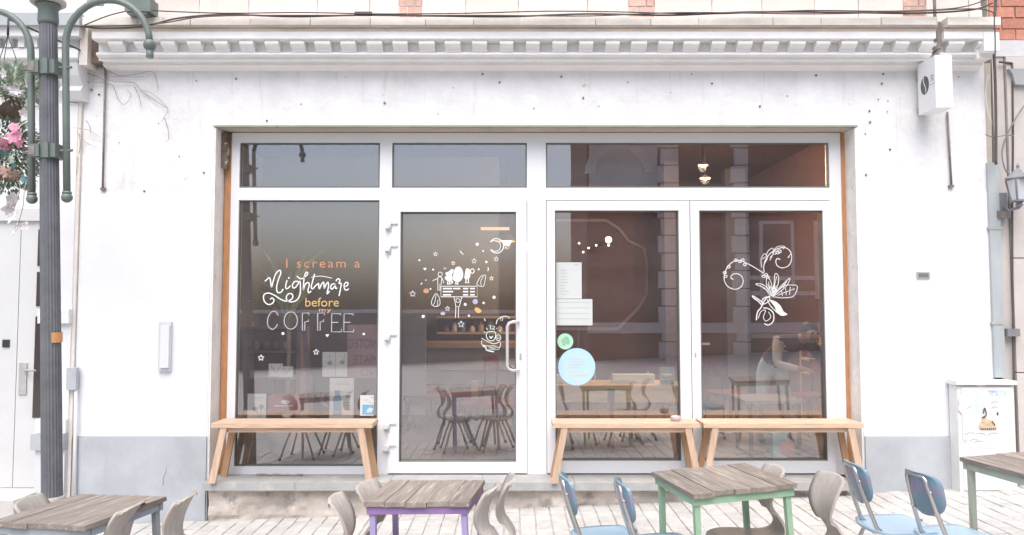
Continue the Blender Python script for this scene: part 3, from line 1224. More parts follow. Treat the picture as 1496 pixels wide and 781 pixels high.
# the sign board they sit on and the figure that holds it up
d.stroke([(302, 490), (598, 490), (598, 576), (302, 576)], 5.5, False, True)
dcut('window_board', 'white outline of a signboard')
for x0, x1, yy in ((318, 392, 509), (402, 460, 509), (318, 402, 534), (318, 385, 560), (482, 524, 509), (482, 524, 534), (482, 524, 560), (540, 578, 509), (540, 578, 534), (540, 578, 560)):
    d.stroke([(x0, yy), (x1, yy)], 12, False)
    dcut('window_dash')
d.stroke([(408, 578), (424, 655), (452, 655), (472, 578)], 5, False)
d.ring((440, 606), 16, 4.5)
d.stroke([(424, 655), (420, 748)], 5, False)
d.stroke([(446, 655), (444, 748)], 5, False)
dcut('window_figure', 'white outlined figure holding up the signboard')
d.ring((296, 392), 17, 4.5)
d.stroke([(234, 446), (270, 428), (290, 412), (312, 426), (326, 466)], 5)
d.stroke([(276, 430), (278, 526), (294, 524), (294, 470), (304, 500)], 5, False)
d.stroke([(308, 430), (304, 476)], 5, False)
dcut('window_figure', 'white outlined child with an outstretched arm')
d.stroke([(262, 550), (234, 590), (226, 636), (258, 655), (292, 640), (290, 590)], 4.5, True, True)
d.stroke([(262, 560), (252, 620), (240, 640)], 4)
d.stroke([(278, 600), (272, 650)], 4)
dcut('window_leaf')
d.stroke([(666, 402), (626, 412), (596, 466), (610, 486), (648, 490), (660, 450)], 4.5, True, True)
d.stroke([(648, 410), (626, 452), (632, 486)], 4)
dcut('window_leaf')
d.disc((182, 528), 24, 20)
dcut('window_dot', 'terracotta painted dot', mat('terracotta_window_paint', (.58, .30, .18), .8, .1, 30))
d.fill([(576, 672), (596, 662), (618, 674), (634, 690), (622, 704), (600, 708), (582, 692)])
dcut('window_cloud', 'small orange painted cloud', M_chalkyl)
for c, r_, r2_ in (((582, 615), 22, 22), ((335, 345), 12, 8), ((318, 712), 20, 14)):
    d.disc(c, r_, r2_)
    dcut('window_dot', 'faint lilac painted dot', M_lilacwp)
# cup and saucer with a ribbon
M_cup = mat('pale_green_window_paint', (.66, .72, .67), .8, .08, 30)
d = Draw(YD, (690, 460), 9.76)
d.stroke([(212, 246), (200, 300), (226, 350), (268, 368), (310, 352), (332, 300), (326, 246), (268, 236)], 12, True, True)
d.ring((372, 322), 34, 11, 40)
d.ring((372, 324), 14, 7)
d.fill([(240, 290), (268, 312), (300, 288), (290, 320), (268, 340), (246, 322)], False)
dcut('window_cup', 'pale coffee cup with a heart', M_cup)
d.stroke([(130, 330), (160, 346), (210, 372), (290, 408), (350, 400), (390, 380), (404, 420), (380, 470), (320, 440), (234, 440), (140, 420), (136, 360)], 10)
dcut('window_saucer', 'pale saucer', M_cup)
d.stroke([(236, 440), (236, 492), (382, 492), (384, 444)], 7, False)
d.stroke([(248, 470), (270, 462), (284, 478), (306, 464), (330, 474)], 11)
d.stroke([(146, 436), (190, 460), (210, 500), (310, 524)], 18)
dcut('window_ribbon', 'pale ribbon under the cup', M_cup)
for s_ in ([(200, 180), (216, 214)], [(240, 150), (262, 160), (252, 206)], [(290, 156), (316, 166), (304, 200), (322, 214)], [(276, 210), (288, 186)], [(340, 186), (352, 200)]):
    d.stroke(s_, 10)
    dcut('window_steam', None, M_cup)
for c in ((176, 244), (396, 224)):
    d.disc(c, 10)
    dcut('window_dot', None, M_cup)
d.stroke([(342, 130), (352, 80), (390, 40), (450, 18), (500, 22), (534, 48)], 12)
d.ring((418, 58), 18, 8)
dcut('window_ribbon', 'pale curl above the cup', M_cup)
d.stroke([(172, 48), (178, 66), (188, 84)], 12)
dcut('window_dash', None, M_cup)
# coffee branch on the right window
M_br = mat('white_branch_paint', (.74, .73, .73), .8, .10, 40)
d = Draw(YD, (1040, 340), 5.207)


def bcut(name, label=None):
    return d.cut(name, M_br, leafb, label)


d.stroke([(166, 352), (146, 346), (152, 320), (190, 310), (226, 330), (238, 372), (216, 414), (170, 428), (120, 406), (94, 358), (98, 306), (124, 252), (168, 216), (220, 212), (280, 238), (340, 272), (396, 308)], 6)
bcut('window_scroll', 'white scroll curling to the left')
d.stroke([(520, 204), (498, 194), (486, 218), (500, 252), (540, 266), (586, 246), (606, 196), (596, 140), (556, 112), (500, 120), (448, 152), (408, 204), (394, 262), (398, 300)], 6)
bcut('window_scroll', 'white scroll curling to the upper right')
for c in ((182, 208), (212, 216), (234, 206), (250, 240), (128, 258), (98, 302), (104, 330), (412, 318), (392, 330), (424, 336)):
    d.ring(c, 11, 6, 9)
    bcut('window_berry')
for c in ((476, 150), (500, 148), (514, 140)):
    d.ring(c, 14, 5, 12)
    bcut('window_berry')
for s_ in ([(378, 262), (374, 200), (400, 158), (420, 190), (396, 240)], [(420, 204), (420, 150), (458, 116), (470, 150), (440, 190)], [(470, 134), (500, 104), (552, 102), (540, 124)], [(440, 208), (462, 170), (444, 190)], [(384, 200), (410, 180)], [(590, 180), (576, 190), (600, 160)]):
    d.stroke(s_, 4.5)
    bcut('window_leaf')
lv = ([(440, 470), (416, 400), (418, 330), (448, 372), (460, 440), (446, 480)], [(450, 474), (470, 400), (480, 312), (506, 330), (500, 400), (462, 470)], [(462, 478), (500, 430), (590, 344), (570, 400), (500, 460)], [(466, 482), (540, 408), (600, 396), (650, 408), (620, 480), (540, 494), (480, 486)], [(440, 470), (400, 420), (336, 392), (356, 386), (400, 400), (440, 450)])
ve = (([(430, 370), (446, 460)], [(446, 400), (454, 430)], [(436, 420), (424, 390)]), ([(492, 330), (464, 450)], [(480, 370), (476, 420)], [(490, 400), (476, 440)]), ([(574, 366), (476, 466)], [(540, 420), (560, 384)]), ([(630, 424), (500, 474)], [(560, 420), (566, 474)], [(596, 410), (590, 470)], [(530, 440), (536, 480)]), ([(370, 400), (430, 450)],))
for o_, v_ in zip(lv, ve):
    d.stroke(o_, 5, True, True)
    for s_ in v_:
        d.stroke(s_, 4.5)
    bcut('window_leaf', 'large white veined leaf')
d.stroke([(432, 424), (470, 420), (492, 440), (470, 470), (440, 476)], 6, True, True).stroke([(446, 436), (470, 440), (456, 462)], 6)
bcut('window_flower')
d.stroke([(310, 478), (346, 500), (380, 526), (384, 550), (352, 520), (314, 492)], 8, True, True)
bcut('window_leaf')
d.stroke([(440, 480), (410, 500), (386, 540), (372, 570), (346, 604), (338, 664)], 9)
d.stroke([(390, 570), (430, 576), (466, 610), (468, 668), (432, 700), (398, 690)], 8)
d.stroke([(352, 650), (372, 600), (408, 588), (392, 640), (412, 670), (448, 640), (430, 600)], 5)
bcut('window_flower', 'white curled blossom at the foot of the branch')
d.fill([(440, 512), (480, 520), (520, 552), (544, 596), (574, 620), (530, 630), (494, 604), (476, 560)])
d.stroke([(420, 506), (450, 560), (500, 610)], 6)
bcut('window_leaf', 'solid white leaf at the foot of the branch')
d.stroke([(380, 514), (410, 488), (440, 494), (430, 520), (396, 540)], 7, True, True)
bcut('window_flower')

# ================================================================== INSIDE THE CAFE
FZ = ZS + .0
IX0, IX1, IY0, IY1, IZ1 = XL + .1, XR - .1, .30, 6.6, 3.85
b = MB()
b.box(IX0 - .2, IX1 + .2, IY0, IY1 + .2, FZ - .2, FZ - .004)
part('inside_floor', b, M_ifloor, cafe)
b = MB()
b.box(IX0 - .2, IX1 + .2, IY0, IY1 + .2, IZ1, IZ1 + .2)
part('inside_ceiling', b, M_iceil, cafe)
b = MB()
b.box(-.2, IX1 + .2, IY1, IY1 + .2, FZ, IZ1)
b.box(IX1, IX1 + .2, IY0, IY1, FZ, IZ1)
part('inside_wall', b, M_iwall, cafe)
b = MB()
b.box(IX0 - .2, -.2, 4.3, 4.5, FZ, IZ1)
b.box(IX0 - .2, IX0, IY0, 4.3, FZ, IZ1)
b.box(-.3, -.2, 4.5, IY1, FZ, IZ1)
part('inside_wall', b, M_iwallp, cafe, label='pale grey inside wall')
# back of the front wall
b = MB()
b.box(IX0, OL, .301, .32, FZ, IZ1)
b.box(OR, IX1, .301, .32, FZ, IZ1)
part('inside_wall', b, M_iwall, cafe)
# pale bars standing in for a street moulding mirrored in the pane
Ym = IY1 - .03
pts = [(812, 322), (885, 322), (905, 335), (918, 352), (940, 362), (944, 380), (944, 430), (930, 452), (912, 470), (902, 480), (812, 480)]
b = MB()
q = [W(p[0], p[1], Ym) for p in pts]
for a_, c_ in zip(q, q[1:]):
    b.bar(a_, c_, .10, .05, (0, 1, 0))
part('mirrored_moulding', b, M_mould, cafe)
Y_ = 5.2
b = MB()
b.box(X(1062, Y_), X(1092, Y_), Y_, Y_ + .2, FZ, IZ1)
b.bevel(.02)
part('mirrored_column', b, mat('pale_blue_reflection', (.21, .20, .25), .6, .06, 4), cafe)  # column standing in for a street pilaster's reflection in the pane
b = MB()
b.box(X(972, 4.6), X(994, 4.6), 4.6, 4.8, FZ, IZ1)
part('mirrored_column', b, mat('dim_mauve_reflection', (.14, .10, .105), .7, .1, 4), cafe)  # column standing in for street quoins mirrored in the pane


def simple(name, label, cat, boxes, m, group=None, bev=0):
    b_ = MB()
    for bx in boxes:
        b_.box(*bx)
    if bev:
        b_.bevel(bev)
    return single(name, b_, m, label, cat, group)


def pxbox(px0, px1, py0, py1, Y, dp):      # upright box whose front shows between these points of the photograph
    return (X(px0, Y), X(px1, Y), Y, Y + dp, Z(py1, Y), Z(py0, Y))


# window bar of light wood
Yb = 1.05
zt_ = Z(563, Yb)
bar = thing('window_counter', 'light wood counter with two drawer fronts behind the middle right window', 'counter', (X(900, Yb), Yb, FZ))
b = MB()
b.box(X(800, Yb), X(1000, Yb), Yb, Yb + .55, zt_ - .03, zt_)
b.bevel(.006)
part('counter_top', b, M_iwood, bar)
for p0, p1 in ((802, 887), (898, 998)):
    b = MB()
    b.box(X(p0, Yb), X(p1, Yb), Yb + .02, Yb + .06, Z(588, Yb), zt_ - .032)
    b.bevel(.004)
    part('drawer_front', b, M_iwood, bar)
for p0 in (806, 893, 990):
    b = MB()
    b.box(X(p0, Yb), X(p0 + 5, Yb), Yb + .08, Yb + .13, FZ, zt_ - .034)
    part('leg', b, M_ired, bar)
for k, (p0, p1, p2, lab) in enumerate(((895, 956, 547, 'wide white box standing on the light wood counter'), (811, 842, 548, 'white box partly behind the blue round sticker'))):
    simple('box', lab, 'box', [pxbox(p0, p1, p2, 562.4, Yb + .2, .12)], M_ipale, bev=.008)
card = simple('menu_card', 'green menu card standing on the counter beside the white box', 'menu card', [pxbox(963, 984, 536, 562.5, Yb + .1, .01)], M_igrn)
b = MB()
c = W(973, 547, Yb + .098)
b.lathe([(.03, 0), (.045, .02), (.05, .03)], (c.x, c.y - .05, c.z - .02), 12)
b.box(c.x - .05, c.x + .05, c.y - .004, c.y - .001, c.z - .05, c.z - .04)
part('card_print', b, M_ipale, card)

# stools and chairs of the inside, thin dark metal
def inside_chair(name, label, x, y, yaw, seat_m, leg_m, h=.45, back=True, group='dark chairs inside the cafe'):
    t = thing(name, label, 'chair' if back else 'stool', (x, y, FZ), yaw, group)
    b_ = MB()
    b_.box(-.2, .2, -.2, .2, h - .03, h)
    b_.bevel(.012)
    part('seat', b_, seat_m, t, True)
    for sx in (-1, 1):
        for sy in (-1, 1):
            b_ = MB()
            b_.tube([(sx * .15, sy * .15, h - .03), (sx * .2, sy * .2, 0)], .011, 6)
            part('leg', b_, leg_m, t, True)
    if back:
        b_ = MB()
        b_.sheet([[Vector((-.2 + .02 * abs(k - 3) / 3, -.18 + .06 * k, z)) for k in range(7)] for z in (h + .18, h + .28, h + .38)])
        part('backrest', b_, seat_m, t, True)
        for sy in (-1, 1):
            b_ = MB()
            b_.tube([(-.17, sy * .15, h - .02), (-.205, sy * .15, h + .3)], .01, 6)
            part('back_post', b_, leg_m, t, True)
    return t


for k, (px_, Y, yaw, lab) in enumerate(((850, 1.9, 80, 'dark metal chair inside behind the left half of the middle bench'), (955, 2.0, 100, 'dark metal chair inside behind the right half of the middle bench'),
                                        (620, 2.9, 30, 'dark red chair inside seen low through the door glass'), (700, 3.2, 150, 'dark red chair inside beside the wooden post'),
                                        (420, 2.6, 20, 'dark chair inside behind the left bench'), (500, 3.0, 160, 'dark chair inside near the right end of the left bench'),
                                        (1180, 2.3, 200, 'dark chair inside at the far right beside the person'), (1060, 2.5, 20, 'dark chair inside left of the small table'))):
    inside_chair('inside_chair', lab, X(px_, Y), Y, yaw, M_ired, M_greyleg if k in (0, 1) else M_dark)
# small table the person wipes
Yt = 1.15
t = thing('inside_table', 'small dark square table inside in front of the person', 'table', (X(1120, Yt), Yt, FZ))
b = MB()
zt2 = Z(580, Yt)
b.box(X(1074, Yt), X(1168, Yt - .15), Yt - .28, Yt + .28, zt2 - .025, zt2)
b.bevel(.006)
part('table_top', b, mat('dim_mauve_table', (.30, .26, .28), .35, .1, 5), t)
for px_ in (1084, 1152):
    for dy in (-.22, .22):
        b = MB()
        b.box(X(px_, Yt) - .015, X(px_, Yt) + .015, Yt + dy - .015, Yt + dy + .015, FZ, zt2 - .026)
        part('leg', b, M_dark, t)
# long red tables in the depth
for px0, px1, py, Y, lab in ((590, 690, 616, 2.4, 'long dark red table inside behind the door'), (675, 755, 640, 1.7, 'low dark red table inside at the right of the door'), (360, 545, 640, 2.0, 'dark red table inside behind the left bench')):
    t = thing('inside_table', lab, 'table', (X((px0 + px1) / 2, Y), Y, FZ), 0, 'dark red tables inside the cafe')
    zt2 = max(Z(py, Y), FZ + .4)
    b = MB()
    b.box(X(px0, Y), X(px1, Y), Y, Y + .6, zt2 - .05, zt2)
    part('table_top', b, M_ired, t)
    for xx in (X(px0, Y) + .04, X(px1, Y) - .04):
        for yy in (Y + .04, Y + .56):
            b = MB()
            b.box(xx - .02, xx + .02, yy - .02, yy + .02, FZ, zt2 - .051)
            part('leg', b, M_dark, t)
# wooden post and sloping rail seen through the door
b = MB()
b.box(X(689, 2.2), X(699, 2.2), 2.2, 2.28, FZ, Z(556, 2.2))
single('wooden_post', b, M_icream, 'pale wooden post standing inside behind the door glass', 'post')
# service counter behind the door
t = thing('service_counter', 'grey green service counter deep inside behind the door', 'counter', (X(680, 3.6), 3.6, FZ))
b = MB()
b.box(X(620, 3.6), X(800, 3.6), 3.6, 4.2, FZ, Z(508, 3.6))
part('counter_front', b, mat('grey_green_counter', (.33, .35, .31), .6, .15, 3), t)
b = MB()
b.box(X(617, 3.6), X(803, 3.6), 3.56, 4.24, Z(508, 3.6) + .001, Z(500, 3.6))
b.bevel(.008)
part('counter_top', b, M_iwood, t)
for k, py in enumerate((540, 560)):
    b = MB()
    b.box(X(622, 3.6), X(798, 3.6), 3.585, 3.599, Z(py + 2, 3.6), Z(py, 3.6))
    part('trim_strip', b, M_ired, t)
# wall shelf with red back behind the counter
t = thing('wall_shelf', 'dark red wall shelf above the service counter', 'shelf', (X(690, 4.25), 4.25, Z(500, 4.25)))
b = MB()
b.box(X(640, 4.2), X(752, 4.2), 4.24, 4.29, Z(506, 4.2), Z(463, 4.2))
part('back_panel', b, M_ired, t)
for py in (463, 486, 505):
    b = MB()
    b.box(X(638, 4.0), X(754, 4.0), 4.0, 4.238, Z(py, 4.1) - .015, Z(py, 4.1) + .015)
    part('shelf_board', b, M_icream, t)
for k, (px_, m_) in enumerate(((652, M_ipurp), (664, M_ipale), (676, M_iblue), (690, M_ipale), (703, M_icream), (716, M_igrn), (730, M_ipale), (742, M_coral))):
    b = MB()
    c = Vector((X(px_, 4.1), 4.1, Z(486, 4.1) + .0155))
    hgt = .09 + .05 * ((k * 7) % 3)
    b.lathe([(.035, 0), (.04, .01), (.04, hgt * .7), (.018, hgt * .85), (.018, hgt)], c, 10)
    single('jar', b, m_, 'jar on the red wall shelf, number %s from its left end' % ('one two three four five six seven eight'.split()[k]), 'jar', 'jars on the red wall shelf')['label'] = \
        ('dull purple', 'first pale', 'blue', 'second pale', 'cream', 'green', 'third pale', 'coral')[k] + ' jar in the row on the red wall shelf behind the door'
# pale panels left in the door and the window
simple('room_divider', 'pale blue grey divider panel inside at the left edge of the door', 'divider', [pxbox(588, 622, 458, 606, 2.5, .05)], mat('pale_blue_grey_panel', (.46, .48, .51), .6, .06, 3))
simple('room_divider', 'pale grey divider panel inside at the right half of the lettered window', 'divider', [pxbox(462, 566, 300, 618, 2.2, .06)], M_iwallp)
# dark shelf unit in the left window
Ys = 1.5
t = thing('shelf_unit', 'dark red shelf unit inside the lettered window', 'shelf', (X(395, Ys), Ys, FZ))
for p0, p1 in ((350, 358), (434, 440)):
    b = MB()
    b.box(X(p0, Ys), X(p1, Ys), Ys, Ys + .35, FZ, Z(478, Ys))
    part('side_panel', b, M_mould, t)
b = MB()
b.box(X(358, Ys), X(434, Ys), Ys + .3, Ys + .34, FZ, Z(478, Ys))
part('back_panel', b, M_ired, t)
for py in (478, 513, 552, 600):
    b = MB()
    b.box(X(358, Ys) + .001, X(434, Ys) - .001, Ys, Ys + .298, Z(py, Ys) - .015, Z(py, Ys) + .01)
    part('shelf_board', b, M_mould, t)
for k, p0 in enumerate((376, 390, 405, 418)):
    b = MB()
    c = Vector((X(p0, Ys + .15), Ys + .15, Z(513, Ys) + .0105))
    b.lathe([(.03, 0), (.032, .05), (.02, .07), (.022, .09)], c, 10)
    single('cup', b, (M_ipale, M_mould, M_coral, M_ipale)[k], ('first pale', 'mauve', 'coral', 'last pale')[k] + ' cup on the top shelf of the dark red shelf unit', 'cup', 'cups on the dark red shelf unit')
# cards, boxes and posters in the left window
Yq = .25
ledge = simple('window_ledge', 'pale ledge board inside along the foot of the lettered window', 'ledge', [(X(350, .45), X(552, .45), .29, .62, Z(616, .45) - .03, Z(616, .45))], M_mould, bev=.004)
c1 = simple('card', 'left white card printed with a V inside the lettered window', 'card', [pxbox(394, 414, 531, 550, Yq, .008)], M_ipale)
c2 = simple('card', 'right white card printed with a V in front of its twin', 'card', [pxbox(409, 429, 535, 551, Yq - .012, .008)], M_ipale)
for cc, (x0, x1, x2, y0, y1, Y) in ((c1, (396, 403, 410, 533, 545, Yq)), (c2, (414, 419, 425, 537, 546, Yq - .012))):
    d = Draw(Y, (0, 0), 1, th=.002)
    d.stroke([(x0, y0), (x1, y1), (x2, y0)], 1.4, False)
    d.done('card_print', M_txtgrey, cc)
simple('box', 'long low white box on the shelf left of the V cards', 'box', [pxbox(366, 396, 542, 551, Ys - .01, .15)], M_ipale)
simple('cushion', 'dull purple cushion on the middle shelf of the dark red unit', 'cushion', [pxbox(372, 401, 557, 575, Ys + .03, .15)], M_ipurp, bev=.02)
c3 = simple('poster', 'pale poster with two grey flowers low in the lettered window', 'poster', [pxbox(364, 391, 575, 613, Yq - .02, .008)], M_ipale)
d = Draw(Yq - .02, (0, 0), 1, th=.002)
d.disc((373, 597), 3.5).disc((382, 594), 3.5)
d.stroke([(374, 598), (379, 610)], 1).stroke([(382, 596), (380, 610)], 1)
d.stroke([(371, 581), (385, 581)], 1, False)
d.done('poster_print', M_igrn, c3)
rb = thing('cake_box', 'red box with a white oval label in the lettered window', 'box', (X(412, Yq), Yq, Z(614, Yq)))
b = MB()
b.box(*pxbox(394, 440, 578, 602, Yq, .15))
b.bevel(.01)
part('box_body', b, mat('dull_red_card', (.33, .075, .085), .5, .08, 4), rb)
d = Draw(Yq - .001, (0, 0), 1, th=.002)
d.disc((417, 587), 6.5, 3.2)
d.stroke([(400, 592.5), (428, 592.5)], 1.6, False)
d.done('label_print', M_ipale, rb)
b = MB()
c = W(417, 612, Yq - .02)
b.lathe([(.02, 0), (.035, .03), (.05, .055)], c + Vector((0, .05, -.02)), 14)
single('bowl', b, M_ipale, 'small white bowl below the red box in the lettered window', 'bowl')
c4 = simple('poster', 'pale double card with two pencil drawings on the grey divider', 'poster', [pxbox(472, 508, 514, 550, Yq + .02, .008)], M_ipale)
d = Draw(Yq + .02, (0, 0), 1, th=.002)
d.stroke([(490, 514), (490, 550)], .7, False)
d.disc((482, 530), 4, 3).disc((500, 529), 4, 3)
d.stroke([(482, 527), (482, 518)], .8, False).stroke([(502, 526), (504, 518)], .8, False)
d.done('poster_print', M_txtgrey, c4)
c5 = simple('poster', 'tall white poster with a blue bottle in the lettered window', 'poster', [pxbox(483, 518, 552, 612, Yq - .02, .008)], M_ipale)
d = Draw(Yq - .02, (0, 0), 1, th=.002)
d.fill([(488.5, 570), (497, 570), (496, 576), (499, 581), (499, 606), (487, 606), (487, 581), (490, 576)], False)
d.done('poster_print', M_iblue, c5)
d = Draw(Yq - .02, (0, 0), 1, th=.002)
d.disc((508, 579), 3.6, 2.4)
d.stroke([(489, 561), (512, 561)], .8, False).stroke([(504, 588), (513, 588)], .8, False).stroke([(504, 592), (513, 592)], .8, False)
d.done('poster_print', M_txtgrey, c5)
b = MB()
c = W(481, 583, Yq + .12)
b.tube([(c.x + .066 * cos(k * pi / 12), c.y, c.z + .066 * sin(k * pi / 12)) for k in range(25)], .016, 6, False)
single('wreath', b, M_ipurp, 'purple ring wreath behind the bottle poster', 'wreath')
b = MB()
p0, p1 = W(443, 470, .9), W(456, 606, .7)
b.bar(p0, p1, .045, .03)
single('leaning_board', b, mat('dark_purple_board', (.12, .085, .12), .6, .1, 5), 'dark narrow board leaning inside the lettered window', 'board')
# tall plant behind the lettered window
pc = Vector((X(420, .95), .95, FZ))
t = thing('potted_plant', 'tall pale green leafy plant behind the lettered window', 'plant', pc)
b = MB()
b.lathe([(.10, .001), (.14, .04), (.17, .30), (.175, .32), (.15, .32)], pc, 18)
part('pot', b, M_ipale, t)
b = MB()
b.tube([pc + Vector((0, 0, .3)), pc + Vector((.02, 0, 1.0)), pc + Vector((0, .02, 1.55))], .02, 8)
part('stem', b, M_vine, t)
rnd = random.Random(21)
M_frond = mat('pale_green_frond', (.46, .60, .36), .6, .2, 12)
for k in range(22):
    a_ = 2 * pi * k / 22 + rnd.uniform(-.2, .2)
    ln = rnd.uniform(.45, .8)
    rise = rnd.uniform(.25, .75)
    base = pc + Vector((0, .01, rnd.uniform(1.15, 1.55)))
    rows_ = []
    for i in range(7):
        u = i / 6
        c_ = base + Vector((cos(a_) * ln * .55 * u, sin(a_) * ln * .45 * u, rise * (u - .75 * u * u * (1.2 - rise)) * 1.1))
        wd = .035 * sin(pi * (.08 + .9 * u))
        sd_ = Vector((-sin(a_), cos(a_), 0)) * wd
        rows_.append([c_ - sd_, c_ + Vector((0, 0, -.008)), c_ + sd_])
    b = MB()
    b.sheet(rows_)
    part('leaf', b, M_frond, t)
# panel standing in for a street sign's reflection, its letters turned backward
sg = simple('sign_reflection', 'dull pink stand-in for a reflected street sign, with backward letters, inside the lettered window', 'sign', [pxbox(508, 551, 474, 552, .45, .02)], mat('dull_pink_reflection', (.42, .30, .29), .7, .06, 4))
for body, x0, x1, yb, yt in (('NOTEC', 509, 551, 508, 494), ('MATE', 516, 551, 531, 518), ('NO', 527, 551, 549, 537)):
    a_, b_ = W(x0, yb, .447), W(x1, yb, .447)
    me = text_mesh(body, a_.x, b_.x, a_.z, W(x0, yt, .447).z - a_.z, .447, flip=True)
    letters('sign_letter', me, M_ipurp, sg)

# warm lights
def pendant(px_, py, Y, r_, label, watts=130):
    c_ = W(px_, py, Y)
    t_ = thing('pendant_lamp', label, 'lamp', c_, 0, 'brass pendant lamps inside the cafe')
    b_ = MB()
    b_.lathe([(r_ * .2, r_ * .62), (r_ * .45, r_ * .5), (r_ * .85, r_ * .1), (r_, 0), (r_ * .96, -.004), (r_ * .4, r_ * .44), (r_ * .15, r_ * .5)], c_, 20)
    part('lamp_shade', b_, M_shade, t_)
    b_ = MB()
    b_.ball(c_ + Vector((0, 0, r_ * .05)), r_ * .42, 12, 8)
    part('bulb', b_, M_bulb, t_)
    b_ = MB()
    b_.tube([c_ + Vector((0, 0, r_ * .6)), Vector((c_.x, c_.y, IZ1))], .006, 6)
    part('cord', b_, M_dark, t_)
    ld = bpy.data.lights.new('pendant_light', 'POINT')
    ld.energy = watts
    ld.color = (1.0, .72, .46)
    ld.shadow_soft_size = .05
    lo = bpy.data.objects.new('pendant_light', ld)
    col.objects.link(lo)
    lo.parent = t_
    lo.location = (0, 0, -r_ * .35)
    return t_


pendant(1027, 241, 2.0, .058, 'upper of two brass pendant lamps behind the right transom')
pendant(1030, 260, 2.7, .065, 'lower of two brass pendant lamps behind the right transom')
pendant(740, 352, 3.4, .15, 'brass pendant lamp glowing behind the top right corner of the door', 22)
b = MB()
c = W(889, 350, 5.8)
b.ball(c, .055, 12, 8)
t = thing('wall_lamp', 'bare glowing bulb on the brown back wall', 'lamp', c)
part('bulb', b, M_bulb, t)
b = MB()
b.tube([c, c + Vector((0, .4, .02)), c + Vector((0, .78, .02))], .02, 8)
part('bracket', b, M_shade, t)
t = thing('string_lights', 'short string of small bulbs left of the bare glowing bulb', 'string lights', W(868, 358, 5.7))
b = MB()
b.tube([W(p[0], p[1], 5.7) for p in ((846, 355), (851, 367), (871, 359), (889, 358))], .006, 6)
part('wire', b, M_dark, t)
for p in ((846, 355), (852, 368), (871, 358), (889, 358), (860, 362)):
    b = MB()
    b.ball(W(p[0], p[1], 5.69), .016, 8, 6)
    part('bulb', b, M_bulb, t)
b = MB()
b.box(*pxbox(702, 744, 331.5, 335, 3.0, .08))
single('strip_light', b, M_strip, 'orange strip light glowing near the top of the door glass', 'lamp')
# shelf with cream boards at the far right
Yr = 2.6
t = thing('shelf_unit', 'open shelf with cream boards behind the right edge of the branch window', 'shelf', (X(1195, Yr), Yr, FZ))
for py in (503, 524, 544):
    b = MB()
    b.box(X(1180, Yr), X(1215, Yr), Yr, Yr + .3, Z(py + 3, Yr), Z(py, Yr))
    part('shelf_board', b, M_icream, t)
for p0 in (1182, 1212):
    b = MB()
    b.box(X(p0, Yr), X(p0 + 2, Yr), Yr + .301, Yr + .33, FZ, Z(495, Yr))
    part('post', b, M_iwood, t)
for k, (px_, py, m_) in enumerate(((1188, 503, M_mould), (1193, 524, M_icream), (1183, 524, M_coral))):
    b = MB()
    b.lathe([(.03, 0), (.04, .03), (.035, .08), (.02, .1)], Vector((X(px_, Yr + .15), Yr + .15, Z(py, Yr) + .001)), 10)
    single('jar', b, m_, ('mauve jar on the upper cream shelf board', 'cream jar on the middle cream shelf board', 'coral jar at the left end of the middle cream board')[k], 'jar')
# teal and pink shapes on the floor, low behind the right bench
b = MB()
b.box(X(1126, .75), X(1146, .75), .75, .95, FZ + .001, Z(632, .75))
b.bevel(.03, 2)
b.noise(.008, 4)
single('blob', b, mat('pale_teal_cloth', (.34, .55, .55), .8, .1, 8), 'pale teal cloth bag on the floor behind the right bench', 'blob')
b = MB()
c = W(1152, 660, .7)
b.ball((c.x, .8, FZ + .105), .105, 14, 10, (1, .7, 1))
single('blob', b, mat('pink_cloth', (.66, .30, .33), .8, .1, 8), 'round pink bag on the floor beside the teal bag', 'blob')

# papers and stickers on the glass
Yg = YP - .0035
sh1 = simple('menu_sheet', 'upper white printed sheet taped inside the middle right window', 'paper', [pxbox(811, 850, 383, 436, Yg, .002)], M_white)
sh2 = simple('menu_sheet', 'lower white landscape sheet taped inside below the tall sheet', 'paper', [pxbox(811, 865.5, 436.6, 475, Yg, .002)], M_white)
M_faint = mat('faint_print', (.47, .48, .47), .7, .03, 5)
b = MB()
rnd = random.Random(3)
for k in range(9):
    yy = 394 + k * 4.4
    b.box(*pxbox(819, 819 + rnd.uniform(6, 14), yy, yy + 1.0, Yg - .001, .0008))
b.box(*pxbox(840, 845, 385.5, 387.5, Yg - .001, .0008))
part('print_lines', b, M_faint, sh1)
b = MB()
for k in range(4):
    yy = 441 + k * 8
    b.box(*pxbox(815, 861, yy, yy + .8, Yg - .001, .0008))
part('print_lines', b, M_faint, sh2)


def disc_sticker(name, label, px_, py, r_px, m):
    b_ = MB()
    c_ = W(px_, py, YD)
    r_ = r_px * 6.56 / F
    b_.prism([Vector((c_.x + r_ * cos(k * pi / 20), YD - .0004, c_.z + r_ * sin(k * pi / 20))) for k in range(40)], (0, .0016, 0))
    return single(name, b_, m, label, 'sticker')


s1 = disc_sticker('round_sticker', 'large pale blue round sticker low on the middle right window', 842.5, 535.5, 27, M_skyblue)
s2 = disc_sticker('round_sticker', 'small mint green round sticker above the blue round sticker', 825.8, 498.5, 11.6, M_mint)
d = Draw(YD - .0006, (0, 0), 1, th=.001)
for x0, x1, yy in ((831, 851, 522.5), (830, 854, 527), (830, 858, 531), (830, 846, 535)):
    x = x0
    rnd = random.Random(int(yy))
    while x < x1:
        l_ = min(rnd.uniform(2.4, 6), x1 - x)
        d.stroke([(x, yy), (x + l_, yy)], 1.7, False)
        x += l_ + 1.0
d.done('sticker_print', M_white, s1)
d = Draw(YD - .0006, (0, 0), 1, th=.001)
for x0, x1, yy in ((831, 836, 541), (837, 841, 541), (831, 840, 546), (841.5, 847, 546), (848.5, 858, 546)):
    d.stroke([(x0, yy), (x1, yy)], 3.4, False)
d.done('sticker_print', M_white, s1)
d = Draw(YD - .0006, (0, 0), 1, th=.001)
